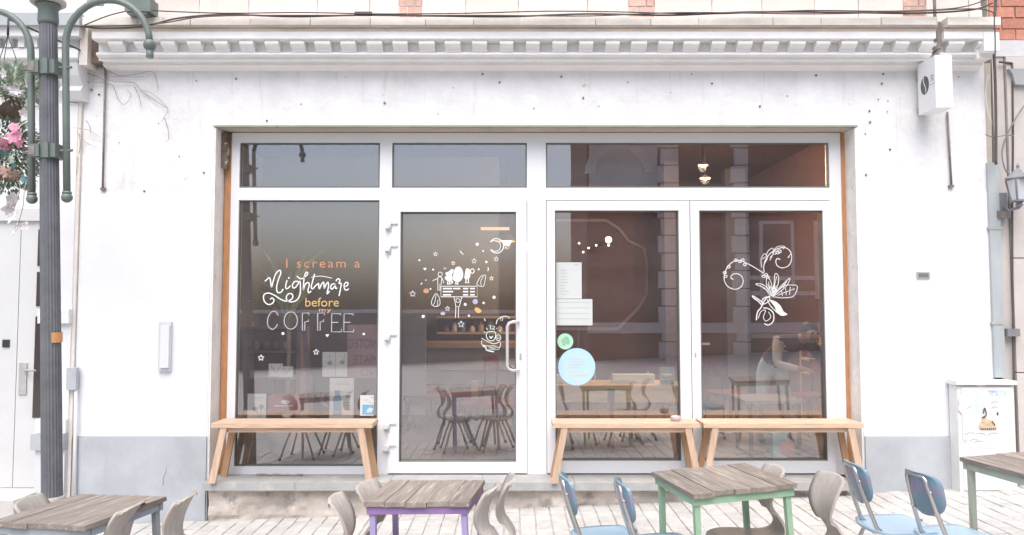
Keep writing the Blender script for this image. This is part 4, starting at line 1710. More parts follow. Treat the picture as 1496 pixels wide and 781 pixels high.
d.fill([(842, 551), (846, 551), (846.5, 557), (841.5, 557)], False)
d.done('sticker_print', M_white, s1)
d = Draw(YD - .0006, (0, 0), 1, th=.001)
d.disc((824, 498), 4).disc((827.5, 495), 4).disc((829, 499), 4).disc((824, 503), 2.4)
d.done('sticker_print', M_mintdk, s2)
s3 = simple('window_sticker', 'white and blue sticker in the lower right corner of the lettered window', 'sticker', [pxbox(527.5, 547.5, 577, 607, YD - .0006, .0016)], M_white)
d = Draw(YD - .0006, (0, 0), 1, th=.001)
d.fill([(529.5, 591), (546, 591), (546, 605), (529.5, 605)], False)
d.done('sticker_print', mat('mid_blue_print', (.16, .40, .60), .6, .03, 5), s3)
d = Draw(YD - .0006, (0, 0), 1, th=.0022)
d.fill([(536, 599), (540, 595), (545, 597), (543, 601), (537, 602)])
d.stroke([(532, 602.5), (544, 603)], .8, False)
d.done('sticker_print', M_white, s3)
d = Draw(YD - .0006, (0, 0), 1, th=.001)
d.stroke([(541.5, 580.5), (545.5, 580.5)], 1.6, False).stroke([(532, 584), (538, 584)], .8, False).stroke([(539, 588), (544, 588)], .8, False)
d.done('sticker_print', M_txtgrey, s3)

# ================================================================== PERSON INSIDE
def skin_body(name, joints, bones, mats, pick, parent, sub=2):
    me = bpy.data.meshes.new(name)
    names = list(joints)
    me.from_pydata([joints[n_][0] for n_ in names], [(names.index(a_), names.index(b_)) for a_, b_ in bones], [])
    o = bpy.data.objects.new(name, me)
    col.objects.link(o)
    md = o.modifiers.new('skin', 'SKIN')
    md.use_smooth_shade = True
    for i, n_ in enumerate(names):
        r_ = joints[n_][1]
        sv = me.skin_vertices[0].data[i]
        sv.radius = (r_, r_) if not isinstance(r_, tuple) else r_
        sv.use_root = (i == 0)
    o.modifiers.new('sub', 'SUBSURF').levels = sub
    dg_ = bpy.context.evaluated_depsgraph_get()
    m2 = bpy.data.meshes.new_from_object(o.evaluated_get(dg_))
    bpy.data.objects.remove(o)
    for m_ in mats:
        m2.materials.append(m_)
    J = {n_: Vector(joints[n_][0]) for n_ in names}

    def seg(p, a_, b_):
        ab = b_ - a_
        t_ = max(0, min(1, (p - a_).dot(ab) / max(ab.length_squared, 1e-9)))
        return (p - a_ - ab * t_).length
    for f in m2.polygons:
        p = Vector(f.center)
        best = min(bones, key=lambda e: seg(p, J[e[0]], J[e[1]]))
        f.material_index = pick(best)
        f.use_smooth = True
    return link(name, m2, parent, True)


Yp = 1.62
px0 = X(1126, Yp)
zh = .86
J = {'pelvis': ((0, 0, zh), (.135, .11)), 'waist': ((.03, -.12, zh + .12), (.125, .095)), 'chest': ((.10, -.34, zh + .24), (.14, .10)), 'neckb': ((.15, -.46, zh + .28), (.06, .06)),
     'neck': ((.17, -.51, zh + .29), (.048, .048)), 'head': ((.185, -.58, zh + .31), (.075, .082)), 'headt': ((.19, -.62, zh + .385), (.068, .075)), 'chin': ((.185, -.64, zh + .27), (.045, .045)),
     'hipl': ((-.09, 0, zh - .06), .088), 'kneel': ((-.12, -.03, zh - .42), .06), 'ankl': ((-.13, .06, .09), .042), 'toel': ((-.14, -.1, .03), .035),
     'hipr': ((.09, 0, zh - .06), .088), 'kneer': ((.13, -.06, zh - .42), .06), 'ankr': ((.15, .02, .09), .042), 'toer': ((.16, -.14, .03), .035),
     'shl': ((-.06, -.36, zh + .25), .062), 'elbl': ((-.10, -.44, zh + .02), .045), 'wrl': ((.06, -.58, zh - .02), .032), 'pal': ((.10, -.62, zh - .02), (.035, .022)),
     'shr': ((.28, -.38, zh + .22), .062), 'elbr': ((.38, -.46, zh + .0), .042), 'wrr': ((.42, -.60, zh - .10), .03), 'par': ((.43, -.65, zh - .13), (.035, .022))}
for s_, pn, ax in (('l', 'pal', Vector((.05, -.045, -.005))), ('r', 'par', Vector((.02, -.055, -.035)))):
    pc = Vector(J[pn][0])
    sidev = ax.cross(Vector((0, 0, 1))).normalized()
    for k in range(4):
        base = pc + ax * .5 + sidev * (k - 1.5) * .018
        ln = (.8, 1.0, .95, .75)[k]
        J[f'f{s_}{k}a'] = (tuple(base + ax * .35 * ln), .0095)
        J[f'f{s_}{k}b'] = (tuple(base + ax * .9 * ln + Vector((0, 0, -.02))), .008)
    J[f't{s_}a'] = (tuple(pc + sidev * -.035 + ax * .2), .011)
    J[f't{s_}b'] = (tuple(pc + sidev * -.045 + ax * .75), .009)
B = [('pelvis', 'waist'), ('waist', 'chest'), ('chest', 'neckb'), ('neckb', 'neck'), ('neck', 'head'), ('head', 'headt'), ('head', 'chin'),
     ('pelvis', 'hipl'), ('hipl', 'kneel'), ('kneel', 'ankl'), ('ankl', 'toel'), ('pelvis', 'hipr'), ('hipr', 'kneer'), ('kneer', 'ankr'), ('ankr', 'toer'),
     ('chest', 'shl'), ('shl', 'elbl'), ('elbl', 'wrl'), ('wrl', 'pal'), ('chest', 'shr'), ('shr', 'elbr'), ('elbr', 'wrr'), ('wrr', 'par')]
for s_, pn in (('l', 'pal'), ('r', 'par')):
    for k in range(4):
        B += [(pn, f'f{s_}{k}a'), (f'f{s_}{k}a', f'f{s_}{k}b')]
    B += [(pn, f't{s_}a'), (f't{s_}a', f't{s_}b')]
skinj = {'neck', 'head', 'headt', 'chin', 'pal', 'par', 'wrr'} | {k for k in J if k[0] in 'ft' and len(k) >= 3 and k[1] in 'lr'}
jeanj = {'hipl', 'kneel', 'ankl', 'hipr', 'kneer', 'ankr'}


def pick(e):
    if e[1] in skinj and e[1] != 'toel':
        return 2
    if e[1] in ('toel', 'toer'):
        return 3
    if e[1] in jeanj:
        return 0
    if e[1] in ('elbl', 'wrl'):
        return 4
    return 1


pr = thing('person', 'person in pale blue jeans and a dark purple top bending over the small table inside', 'person', (px0, Yp, FZ))
skin_body('body', J, B, [M_jean, M_shirt, M_skin, M_dark, M_cloth], pick, pr)
b = MB()
b.ball((.19, -.55, zh + .385), .08, 14, 10, (1, 1.0, .9))
b.ball((.19, -.51, zh + .34), .07, 12, 8)
part('hair', b, M_hair, pr, True)
b = MB()
for sx in (-1, 1):
    b.ball((.19 + sx * .03, -.695, zh + .345), .012, 8, 6)
part('eyes', b, M_dark, pr, True)
b = MB()
b.ball((.19, -.705, zh + .318), .014, 8, 6, (1, 1.2, 1.4))
part('nose', b, M_skin, pr, True)
b = MB()
b.tube([(.17, -.69, zh + .283), (.19, -.697, zh + .281), (.21, -.69, zh + .283)], .006, 6)
part('mouth', b, mat('lip', (.32, .13, .12), .5), pr, True)
b = MB()
rows = [[Vector((px0 + .40 + .03 * i + .01 * sin(j * 2), Yp - .70 - .012 * sin(i * 2 + j), FZ + zh - .15 - .035 * j)) for i in range(4)] for j in range(5)]
b.sheet(rows)
b2 = b
geom = bmesh.ops.solidify(b.bm, geom=list(b.bm.faces), thickness=.008)
single('cleaning_cloth', b, M_cloth, 'off white cloth hanging from the hand of the bending person', 'cloth')

# ================================================================== THINGS ON THE FACADE
# projecting sign box
Ya, Yb_ = -.335, -.075
xs0 = X(1366.5, Ya, 118)
zs0, zs1 = Z(156.5, Ya), Z(80, Ya)
sign = thing('projecting_sign', 'white box sign with a coffee bean mark jutting from the wall at the upper right', 'sign', (xs0, 0, zs0))
b = MB()
b.box(xs0, xs0 + .142, Ya, Yb_, zs0, zs1)
b.bevel(.005)
part('sign_box', b, M_signw, sign)
for zz in (zs0 + .05, zs1 - .09):
    b = MB()
    b.box(xs0 + .03, xs0 + .11, Yb_ + .001, -.006, zz - .035, zz + .035)
    b.bevel(.004)
    part('wall_bracket', b, M_band, sign)
b = MB()
cy_, cz_ = (Ya + Yb_) / 2 + .025, (zs0 + zs1) / 2 + .01
pts = [Vector((xs0 - .0015, cy_ + .062 * cos(k * pi / 12), cz_ + .078 * sin(k * pi / 12))) for k in range(24)]
b.prism(pts, (.003, 0, 0))
bean = part('bean_mark', b, mat('sign_grey_print', (.12, .12, .125), .6, .05, 5), sign)
b = MB()
pts = []
for t_ in range(9):
    u = -1 + t_ / 4
    pts.append((xs0 - .0022, cy_ + .018 * sin(u * 2.4), cz_ + .07 * u))
b.tube(pts, .003, 5)
part('bean_crease', b, M_signw, bean)
me = text_mesh('R', 0, .052, 0, .062, 0)
for v in me.vertices:
    v.co = Vector((xs0 - .0016, Ya + .012 + .052 - v.co.x, cz_ + .0 + v.co.z))
me.materials.append(M_txtgrey)
link('sign_letter', me, sign)
b = MB()
b.box(xs0 - .0022, xs0, Ya + .008, Ya + .085, cz_ - .022, cz_ - .018)
part('sign_rule', b, M_txtgrey, sign)
# rods
for p0, p1, lab in (((154, 96), (150, 274), 'long rusty iron rod fixed to the wall at the upper left'), ((1384, 163), (1390, 270), 'short rusty iron rod hanging below the projecting sign')):
    b = MB()
    b.tube([W(p0[0], p0[1], -.02), W(p1[0], p1[1], -.02)], .0085, 6)
    c = W(p1[0], p1[1], -.02)
    b.box(c.x - .02, c.x + .02, -.026, -.001, c.z - .02, c.z)
    single('iron_rod', b, M_rust, lab, 'rod')
# white wall lamp
t = thing('wall_lamp', 'slim white upright wall lamp on the left white wall', 'lamp', (X(241, 0), 0, Z(542, 0)))
b = MB()
b.box(X(233, -.03), X(251, -.03), -.035, -.0065, Z(542, -.03), Z(470, -.03))
b.bevel(.006)
part('lamp_body', b, mat('lamp_body_shade', (.60, .61, .63), .5, .03, 4), t)  # body greyed to stand for the shadow lines round the frame
b = MB()
b.box(X(236, -.045), X(248.5, -.045), -.055, -.0355, Z(537, -.045), Z(475, -.045))
b.bevel(.006, 2)
part('lamp_cover', b, mat('lamp_cover_acrylic', (.74, .75, .77), .3, .01, 4), t)
# vent plate right
t = thing('wall_vent', 'small grey vent plate on the right white wall', 'vent', (X(1350, 0), 0, Z(405, 0)))
b = MB()
b.box(X(1340.5, -.01), X(1359.5, -.01), -.018, -.0065, Z(406.5, -.01), Z(397, -.01))
b.bevel(.002)
part('vent_frame', b, M_band, t)
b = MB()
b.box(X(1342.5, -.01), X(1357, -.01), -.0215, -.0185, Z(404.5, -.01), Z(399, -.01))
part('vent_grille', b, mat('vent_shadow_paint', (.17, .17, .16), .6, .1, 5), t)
# meter box at the left edge
b = MB()
b.box(X(101, -.06), X(115, -.06), -.07, -.026, Z(569, -.06), Z(537, -.06))
b.bevel(.008, 2)
single('junction_box', b, M_lgrey, 'small grey box on the stone edge beside the lamp post', 'junction box')
b = MB()
b.tube([W(111, 569, -.045), W(110, 640, -.045), W(109, 730, -.045)], .014, 8)
single('conduit', b, M_lwall, 'thin white conduit running down from the small grey box', 'pipe')
# cables along the cornice
def cable(name, pts, r_, Y, label, m=M_cable):
    b_ = MB()
    q_ = spline(pts, 6)
    b_.tube([W(p.x, p.y, Y) for p in q_], r_, 6)
    return single(name, b_, m, label, 'cable')


YK = -.345
cable('cable', [(104, 36), (150, 41), (210, 38), (262, 26), (330, 21), (430, 24), (520, 22), (640, 23), (740, 24), (860, 20), (980, 22), (1100, 17), (1240, 18), (1340, 19), (1420, 14), (1450, 4)], .0075, YK, 'thick dark cable sagging along the top of the cornice')
cable('cable', [(120, 38), (160, 22), (200, 14), (240, 16), (330, 19), (440, 18), (560, 20), (680, 19), (800, 16), (900, 17), (1040, 20), (1180, 15), (1300, 16), (1400, 11), (1448, -4)], .005, YK - .006, 'thin upper cable along the top of the cornice')
cable('cable', [(106, 38), (180, 37), (240, 33), (300, 24), (420, 22), (560, 22.5), (700, 22), (860, 23), (1000, 18), (1200, 20), (1340, 16), (1440, 14), (1453, 40), (1453, 120)], .005, YK - .014, 'thin lower cable that turns down at the right end of the cornice')
b = MB()
b.box(*pxbox(513, 539, 16.5, 20, YK - .03, .02))
b.bevel(.003)
single('cable_joint', b, M_cable, 'black cable joint above the lettered window', 'cable joint')
# floodlight above the lamp arm
t = thing('floodlight', 'dark floodlight box on the cornice behind the curved lamp arm', 'floodlight', W(186, 22, -.36))
b = MB()
b.box(*pxbox(170, 208, -4, 16, -.40, .14))
b.bevel(.01)
part('housing', b, M_arm, t)
b = MB()
b.box(*pxbox(174, 203, 16.5, 20, -.39, .10))
part('lens', b, mat('floodlight_lens', (.16, .17, .18), .25, .05, 5), t)
b = MB()
b.box(X(183, -.3), X(192, -.3), -.30, -.02, Z(0, -.3), Z(-6, -.3))
part('bracket', b, M_dark, t)
# dead vine on the wall
vines = [[(96, 100), (120, 98), (150, 100), (175, 110), (200, 108), (222, 104), (229, 118), (231, 132)], [(98, 102), (125, 106), (160, 118), (195, 121), (205, 130), (225, 138), (245, 158), (240, 170), (236, 178)],
         [(110, 99), (140, 110), (180, 112), (210, 112)], [(100, 112), (130, 120), (160, 122), (168, 132), (172, 144), (180, 152), (187, 148), (191, 138), (185, 130)], [(205, 132), (240, 155), (244, 156)], [(240, 172), (243, 180), (246, 192), (246, 204), (241, 206)],
         [(108, 186), (130, 190), (146, 200)], [(112, 192), (124, 206), (140, 215)], [(126, 176), (131, 184), (132, 196)], [(116, 196), (117, 214), (113, 236), (112, 262)], [(196, 126), (203, 140), (206, 156)]]
b = MB()
for v in vines:
    q_ = spline(v, 5)
    b.tube([W(p.x, p.y, -.03 + .008 * sin(i)) for i, p in enumerate(q_)], .0032, 5, rr=[.0038 - .0022 * i / len(q_) for i in range(len(q_))])
single('dead_vine', b, M_vine, 'thin bare vine tendrils across the upper left wall', 'vine')

# ================================================================== LEFT HOUSE
lh = thing('neighbour_house', 'white stucco house with a pale grey panelled door left of the cafe', 'house', (-4.6, 0, 0))
lx1 = X(103.5, 0)
b = MB()
b.box(-9, lx1 - .002, .10, .5, -.6, 6)
part('wall', b, M_lwall, lh)
dz0, dz1 = Z(712, .06), Z(306, .06)
for x0, x1, nm in ((X(-60, .06), X(26.5, .06), 'door_leaf'), (X(27.5, .06), X(70, .06), 'door_leaf')):
    b = MB()
    b.box(x0, x1, .06, .099, dz0, dz1)
    b.bevel(.004)
    leafd = part(nm, b, M_ldoor, lh)
for py0, py1 in ((335, 388), (397, 447), (462, 610)):
    b = MB()
    b.box(X(52, .05), X(63, .05), .052, .0595, Z(py1, .05), Z(py0, .05))
    part('door_pane', b, mat('dim_brown_glass', (.07, .055, .05), .15, .05, 3), leafd)
b = MB()
b.box(X(31, .05), X(42, .05), .048, .0595, Z(576, .05), Z(530, .05))
b.tube([W(37, 541, .045), W(37, 541, .0), W(52, 541, .0)], .01, 8)
part('door_handle', b, M_band, leafd)
b = MB()
b.box(X(5, .05), X(15, .05), .05, .0595, Z(507, .05), Z(496, .05))
part('letter_slot', b, M_dark, lh)
for py0, py1 in ((304, 322),):
    b = MB()
    b.box(-7, X(66, .03), .03, .099, Z(py1, .03), Z(py0, .03))
    b.bevel(.006)
    part('door_head', b, M_ldoor, lh)
b = MB()
b.box(-7, X(64, -.05), -.35, .099, -.6, dz0 - .005)
b.bevel(.01)
part('door_step', b, mat('pale_step_stone', (.56, .54, .51), .85, .08, 5, .3, 30), lh)
# pilaster
pl0, pl1 = X(64, -.05), X(103, -.05)
for nm, py0, py1, gx, y0, m_ in (('pilaster_shaft', 150, 452, 0, -.03, M_lwall), ('pilaster_band', 451.5, 472, .035, -.075, M_lwall), ('pilaster_shaft', 471.5, 620, .0, -.035, M_lwall), ('pilaster_foot', 612, 632, .03, -.07, M_lwall), ('pilaster_block', 632.5, 656, .045, -.10, M_lgrey), ('pilaster_base', 656.5, 790, .02, -.07, mat('pale_grey_base_paint', (.60, .62, .635), .8, .05, 4, .15, 24))):
    b = MB()
    b.box(pl0 - gx, min(pl1 + gx, lx1 + .028), y0, .098, Z(py1, -.05), Z(py0, -.05))
    b.bevel(.006)
    part(nm, b, m_, lh)
# console and cornice
b = MB()
prf = [(.0, Z(150, 0)), (-.08, Z(148, 0)), (-.13, Z(138, 0)), (-.10, Z(130, 0)), (-.16, Z(118, 0)), (-.20, Z(102, 0)), (0, Z(102, 0))]
b.prism([Vector((X(100, 0, 120), y, z)) for y, z in prf], (X(131, 0, 120) - X(100, 0, 120), 0, 0))
part('console', b, M_lwall, lh)
for y0, py0, py1, m_ in ((-.10, 84, 101, M_lwall), (-.16, 70, 83.7, M_lwall), (-.12, 52, 69.7, M_lwall), (-.22, 37, 51.7, M_lwall), (-.26, 18, 36, mat('grey_gutter_paint', (.42, .44, .45), .7, .08, 5))):
    b = MB()
    b.box(-9, X(115, y0, 60), y0, .099, Z(py1, y0), Z(py0, y0))
    b.bevel(.006)
    part('house_cornice', b, m_, lh)
px = -10
while px < 96:
    b = MB()
    b.box(X(px, -.16, 60), X(px + 9, -.16, 60), -.175, -.121, Z(69, -.16), Z(55, -.16))
    part('house_dentil', b, M_lwall, lh)
    px += 19

# ================================================================== RIGHT HOUSE
rh = thing('neighbour_house', 'brick and beige stone house right of the cafe', 'house', (5.2, 0, 0))
rx = X(1457, .05)
b = MB()
b.box(rx, 9.5, .05, .5, -.5, 6)
part('wall', b, M_mortar, rh)
zb0 = Z(58, .03)
bh = (Z(0, .03) - zb0) / 3.55
for r_ in range(8):
    x = rx + .004 - (.12 if r_ % 2 else 0)
    while x < rx + 1.1:
        xa = max(x, rx + .003)
        if x + .225 > rx + .02:
            b = MB()
            b.box(xa + .005, x + .22, .036 + random.uniform(-.004, .004), .06, zb0 + r_ * bh + .006, zb0 + (r_ + 1) * bh - .006)
            part('brick', b, M_brick, rh)
        x += .23
b = MB()
b.box(rx, 9.5, .0, .06, Z(82, 0), Z(58.5, 0))
b.bevel(.005)
part('stone_band', b, mat('pale_grey_band', (.60, .60, .61), .8, .06, 5, .2, 30), rh)
b = MB()
b.box(rx, X(1477, .02), .012, .06, -.3, Z(82.5, .02))
part('stone_edge', b, M_rstone, rh)
for py0, py1 in ((83, 255), (256, 376), (377.5, 543), (544.5, 740)):
    b = MB()
    b.box(X(1481, .0), X(1560, 0), -.012, .05, Z(py1, 0), Z(py0, 0))
    b.bevel(.008)
    part('stone_block', b, M_rstone, rh)
b = MB()
b.prism([Vector((X(1484, -.03), -.05, Z(101, -.03))), Vector((X(1560, -.03), -.05, Z(101, -.03))), Vector((X(1560, -.03), -.05, Z(126, -.03))), Vector((X(1493, -.03), -.05, Z(124, -.03))), Vector((X(1489, -.03), -.05, Z(108, -.03)))], (0, .0375, 0))
part('stone_capital', b, mat('grey_capital_stone', (.36, .37, .38), .8, .1, 6), rh)
# strip and down pipe between the houses
b = MB()
b.hexa([(X(1441, .02), .02, Z(300, .02)), (X(1456, .02), .02, Z(300, .02)), (X(1456, .02), .28, Z(300, .02)), (X(1441, .02), .28, Z(300, .02))],
       [(X(1440, .02), .02, Z(92, .02)), (X(1459, .02), .02, Z(92, .02)), (X(1459, .02), .28, Z(92, .02)), (X(1440, .02), .28, Z(92, .02))])
single('flashing_strip', b, M_tan, 'tan flashing strip in the gap between the cafe and the brick house', 'flashing')
t = thing('downpipe', 'blue grey square downpipe cover at the right edge of the cafe wall', 'downpipe', (X(1456, -.05), -.05, Z(552, -.05)))
b = MB()
b.box(X(1450, -.03), X(1466, -.03), -.032, .018, Z(552, -.07), Z(236, -.07))
b.bevel(.006)
part('cover', b, M_pipe, t)
for py in (330, 470):
    b = MB()
    b.box(X(1448, -.03), X(1469, -.03), -.037, -.01, Z(py + 4, -.09), Z(py, -.09))
    part('strap', b, M_band, t)
b = MB()
b.box(X(1440, -.03), X(1452, -.03), -.04, .0, Z(560, -.03), Z(100, -.03))
cable('cable', [(1455, -8), (1452, 60), (1454, 120), (1455, 180), (1455, 240)], .011, -.12, 'thick dark cable dropping beside the brick house')
cable('cable', [(1443, 108), (1440, 140), (1445, 170), (1449, 180)], .006, -.03, 'short pale cable loop on the tan flashing', M_cream)
cable('cable', [(1479, 92), (1480, 200), (1479, 330), (1480, 480), (1481, 560), (1484, 680)], .0075, -.02, 'dark upright cable on the beige stone house')
cable('cable', [(1460, 90), (1478, 92)], .009, -.02, 'short level cable end under the grey band', M_cable)
cable('cable', [(1500, 148), (1482, 176), (1468, 205), (1464, 225), (1468, 246), (1474, 254)], .006, -.06, 'grey cable curving down to the wall lantern', M_iron)
cable('cable', [(1440, 196), (1452, 200), (1470, 197), (1480, 198)], .005, -.10, 'thin grey cable crossing the downpipe above the lantern', M_iron)
b = MB()
b.box(X(1470, -.05), X(1488, -.05), -.06, -.013, Z(491, -.05), Z(480, -.05))
b.bevel(.006)
single('cable_clamp', b, M_iron, 'dark clamp box on the upright cable of the stone house', 'clamp')
# wall lantern
t = thing('wall_lantern', 'grey iron wall lantern on the stone house at the right edge', 'lantern', W(1486, 299, -.02))
lc = W(1488, 277, -.20)
b = MB()
s_ = .062
b.hexa([(lc.x - s_ * .6, lc.y - s_ * .6, lc.z - .085), (lc.x + s_ * .6, lc.y - s_ * .6, lc.z - .085), (lc.x + s_ * .6, lc.y + s_ * .6, lc.z - .085), (lc.x - s_ * .6, lc.y + s_ * .6, lc.z - .085)],
       [(lc.x - s_, lc.y - s_, lc.z + .085), (lc.x + s_, lc.y - s_, lc.z + .085), (lc.x + s_, lc.y + s_, lc.z + .085), (lc.x - s_, lc.y + s_, lc.z + .085)])
part('lantern_glass', b, M_lglass, t)
b = MB()
for sx, sy in ((-1, -1), (1, -1), (1, 1), (-1, 1)):
    b.bar((lc.x + sx * s_ * .62, lc.y + sy * s_ * .62, lc.z - .09), (lc.x + sx * s_ * 1.03, lc.y + sy * s_ * 1.03, lc.z + .09), .012, .012)
b.box(lc.x - s_ * .72, lc.x + s_ * .72, lc.y - s_ * .72, lc.y + s_ * .72, lc.z - .10, lc.z - .088)
b.lathe([(.012, -.15), (.03, -.13), (.02, -.115), (.035, -.10)], lc, 12)
part('lantern_frame', b, M_iron, t)
b = MB()
b.lathe([(.115, .088), (.118, .096), (.06, .135), (.03, .165), (.012, .185), (.018, .2), (.004, .225)], lc, 4, False)
part('lantern_roof', b, M_iron, t)
b = MB()
b.box(lc.x - .05, lc.x + .01, -.04, -.013, lc.z - .17, lc.z + .0)
b.tube([(lc.x - .02, -.04, lc.z - .12), (lc.x - .02, -.10, lc.z - .16), (lc.x, lc.y, lc.z - .15)], .012, 8)
part('wall_bracket', b, M_iron, t)
b = MB()
b.box(X(1462, -.04), X(1480, -.04), -.055, -.014, Z(318, -.04), Z(308, -.04))
b.bevel(.004)
single('cable_clamp', b, M_rust, 'rusty clamp box just below the wall lantern', 'clamp')

# ================================================================== UTILITY CABINET
cab = thing('utility_cabinet', 'white street cabinet with torn stickers against the wall at the right', 'cabinet', (X(1438, -.15), -.1, .12))
cx0, cx1 = X(1399, -.15), X(1478, -.15)
cz0, cz1 = Z(721, -.15), Z(562, -.15)
b = MB()
b.box(cx0 - .02, cx1, -.142, -.024, cz0 + .0, cz1)
b.bevel(.008)
part('cabinet_body', b, M_cab, cab)
b = MB()
b.box(cx0 + .012, cx1 - .012, -.15, -.1425, cz0 + .03, cz1 - .02)
b.bevel(.003)
cdoor = part('cabinet_door', b, M_cab, cab)
b = MB()
b.box(cx0 - .04, cx1 + .015, -.165, -.02, cz1 + .001, cz1 + .035)
b.bevel(.008)
part('cabinet_lid', b, M_cab, cab)
for p0, p1 in ((1388, 1424), (1437, 1474)):
    b = MB()
    b.box(X(p0, -.15), X(p1, -.15), -.152, -.1435, cz1 - .012, cz1 - .002)
    part('vent_slot', b, M_band, cab)
b = MB()
b.box(cx0 - .03, cx1 + .01, -.155, -.022, cz0 - .14, cz0 - .001)
part('cabinet_foot', b, M_cab, cab)
Yk = -.1508
torn = [((1399, 575), (1440, 606), (.70, .69, .65), 'torn grey white sticker high on the cabinet'), ((1414, 590), (1440, 604), (.55, .72, .66), 'faded mint sticker on the cabinet'), ((1446, 570), (1470, 578), (.45, .62, .78), 'blue lettered sticker at the upper right of the cabinet'),
        ((1444, 599), (1462, 610), (.82, .81, .79), 'small white paper square on the cabinet'), ((1456, 600), (1459, 607), (.06, .06, .06), 'tiny black mark on the cabinet paper'), ((1410, 632), (1460, 654), (.72, .71, .68), 'pale torn paper remains low on the cabinet')]
for k, ((x0, y0), (x1, y1), c_, lab) in enumerate(torn):
    b = MB()
    rnd = random.Random(k)
    pts = []
    nn = 14
    for i in range(nn):
        a_ = 2 * pi * i / nn
        ex = 1.0 / max(abs(cos(a_)), abs(sin(a_)))
        jit = rnd.uniform(.8, 1.02) if k in (0, 5) else rnd.uniform(.96, 1)
        pts.append(W((x0 + x1) / 2 + (x1 - x0) / 2 * cos(a_) * ex * jit, (y0 + y1) / 2 + (y1 - y0) / 2 * sin(a_) * ex * jit, Yk - .0004 * k))
    b.prism(pts, (0, .0009, 0))
    m_ = mat('torn_sticker_%d' % k, c_, .7, .12, 30, worn=(.78, .77, .74), worn_t=.5, worn_s=40)
    part('torn_sticker', b, m_, cdoor, label=lab)
d = Draw(Yk - .003, (1380, 540), 4.11, th=.001)
d.fill([(212, 322), (236, 288), (262, 300), (296, 308), (316, 352), (280, 360), (214, 356), (204, 340)], False)
d.done('torn_sticker', mat('tan_torn_sticker', (.60, .46, .30), .7, .2, 40), cdoor, 'tan torn sticker in the middle of the cabinet')
d = Draw(Yk - .0042, (1380, 540), 4.11, th=.001)
d.stroke([(232, 262), (240, 230), (250, 268), (236, 290)], 7).stroke([(224, 290), (240, 280)], 8, False).stroke([(284, 310), (302, 334)], 8, False)
for k in range(8):
    d.stroke([(216 + k * 12, 354), (224 + k * 12, 356)], 9, False)
d.done('sticker_print', mat('brown_sticker_print', (.13, .08, .05), .7, .1, 30), cdoor)
d = Draw(Yk - .0042, (1380, 540), 4.11, th=.001)
for k in range(6):
    d.stroke([(262 + k * 8, 128), (267 + k * 8, 128)], 7, False)
for x0, y0, x1, y1 in ((120, 390, 180, 380), (190, 384, 250, 392), (150, 430, 200, 420), (170, 440, 230, 430), (110, 420, 130, 440), (260, 390, 320, 382), (130, 240, 160, 220), (280, 200, 320, 196), (282, 230, 316, 228)):
    d.stroke([(x0, y0), ((x0 + x1) / 2, (y0 + y1) / 2 - 8), (x1, y1)], 3)
d.done('scribble', M_txtgrey, cdoor, 'grey scribbles on the cabinet door')

# ================================================================== STREET LAMP
LY = -1.56
lpb = W(74.5, 735, LY)
lx, lzg = lpb.x + .03, gz(lpb.x)
LEAN = R(-2.3)
lamp = thing('street_lamp', 'old fluted street lamp post with two curved green arms at the left', 'street lamp', (lx, LY, lzg))
lamp.rotation_euler = (0, LEAN, 0)


def LL(px_, py):                           # a point of the photograph in the lamp's own space
    v_ = W(px_, py, LY) - Vector((lx, LY, lzg))
    return Matrix.Rotation(-LEAN, 3, 'Y') @ v_


zcap = LL(68, 36).z
b = MB()
b.lathe([(.064, .0), (.064, LL(75, 738).z)], n=24)
part('foot', b, M_rust, lamp, True)
b = MB()
zf = LL(75, 734).z
n_ = 40
b.lathe([(.061, zf), (.060, zf + .6), (.053, zcap)], n=n_, smooth=False, flute=.07)
part('post', b, M_post, lamp, True)
b = MB()
b.lathe([(.072, zf - .02), (.075, zf - .015), (.075, zf + .035), (.070, zf + .04)], n=28)
b.box(.02, .034, -.082, -.07, zf - .005, zf + .02)
part('collar', b, M_band, lamp, True)
b = MB()
b.lathe([(.056, zcap), (.062, zcap + .02), (.058, zcap + .1), (.075, zcap + .12), (.075, zcap + .135)], n=24)
part('neck', b, M_arm, lamp, True)
b = MB()
b.lathe([(.098, zcap + .136), (.105, zcap + .142), (.105, zcap + .165), (.09, zcap + .18), (.085, zcap + .5), (.1, zcap + .52), (.06, zcap + .6), (.02, zcap + .66)], n=24)
part('cap', b, mat('cream_cap_paint', (.50, .46, .40), .6, .15, 8), lamp, True)
zbr = (LL(70, 101).z, LL(72, 222).z)
tR = [LL(98, 288), LL(98, 240), LL(97, 160), LL(96.5, 90)]
xt = tR[0].x
rA = (LL(220, 75).x - LL(97, 75).x) / 2
for sgn in (1, -1):
    xo = LL(97, 200).x if sgn > 0 else LL(46, 200).x
    ztop = LL(97, 66).z if sgn > 0 else LL(46, 76).z
    rr_ = rA
    zbot = LL(98, 286).z
    pts = [(xo, 0, zbot), (xo, 0, (zbot + ztop) / 2), (xo, 0, ztop)]
    for k in range(1, 19):
        a_ = pi * k / 18
        pts.append((xo + sgn * rr_ * (1 - cos(a_)), 0, ztop + rr_ * 1.06 * sin(a_)))
    xe = xo + sgn * rr_ * 2
    b = MB()
    b.tube(pts, .0215, 12)
    arm = part('lamp_arm', b, M_arm, lamp, True)
    b = MB()
    b.ball((xo, 0, zbot - .01), .034, 14, 10)
    b.lathe([(.026, zbot + .012), (.03, zbot + .02), (.026, zbot + .03)], (xo, 0, 0), 14)
    part('ball_finial', b, M_arm, arm, True)
    b = MB()
    b.ball((xe, 0, ztop - .02), .04, 16, 12)
    b.lathe([(.021, -.105), (.024, -.1), (.022, -.05)], (xe, 0, ztop), 14)
    part('arm_end', b, M_arm, arm, True)
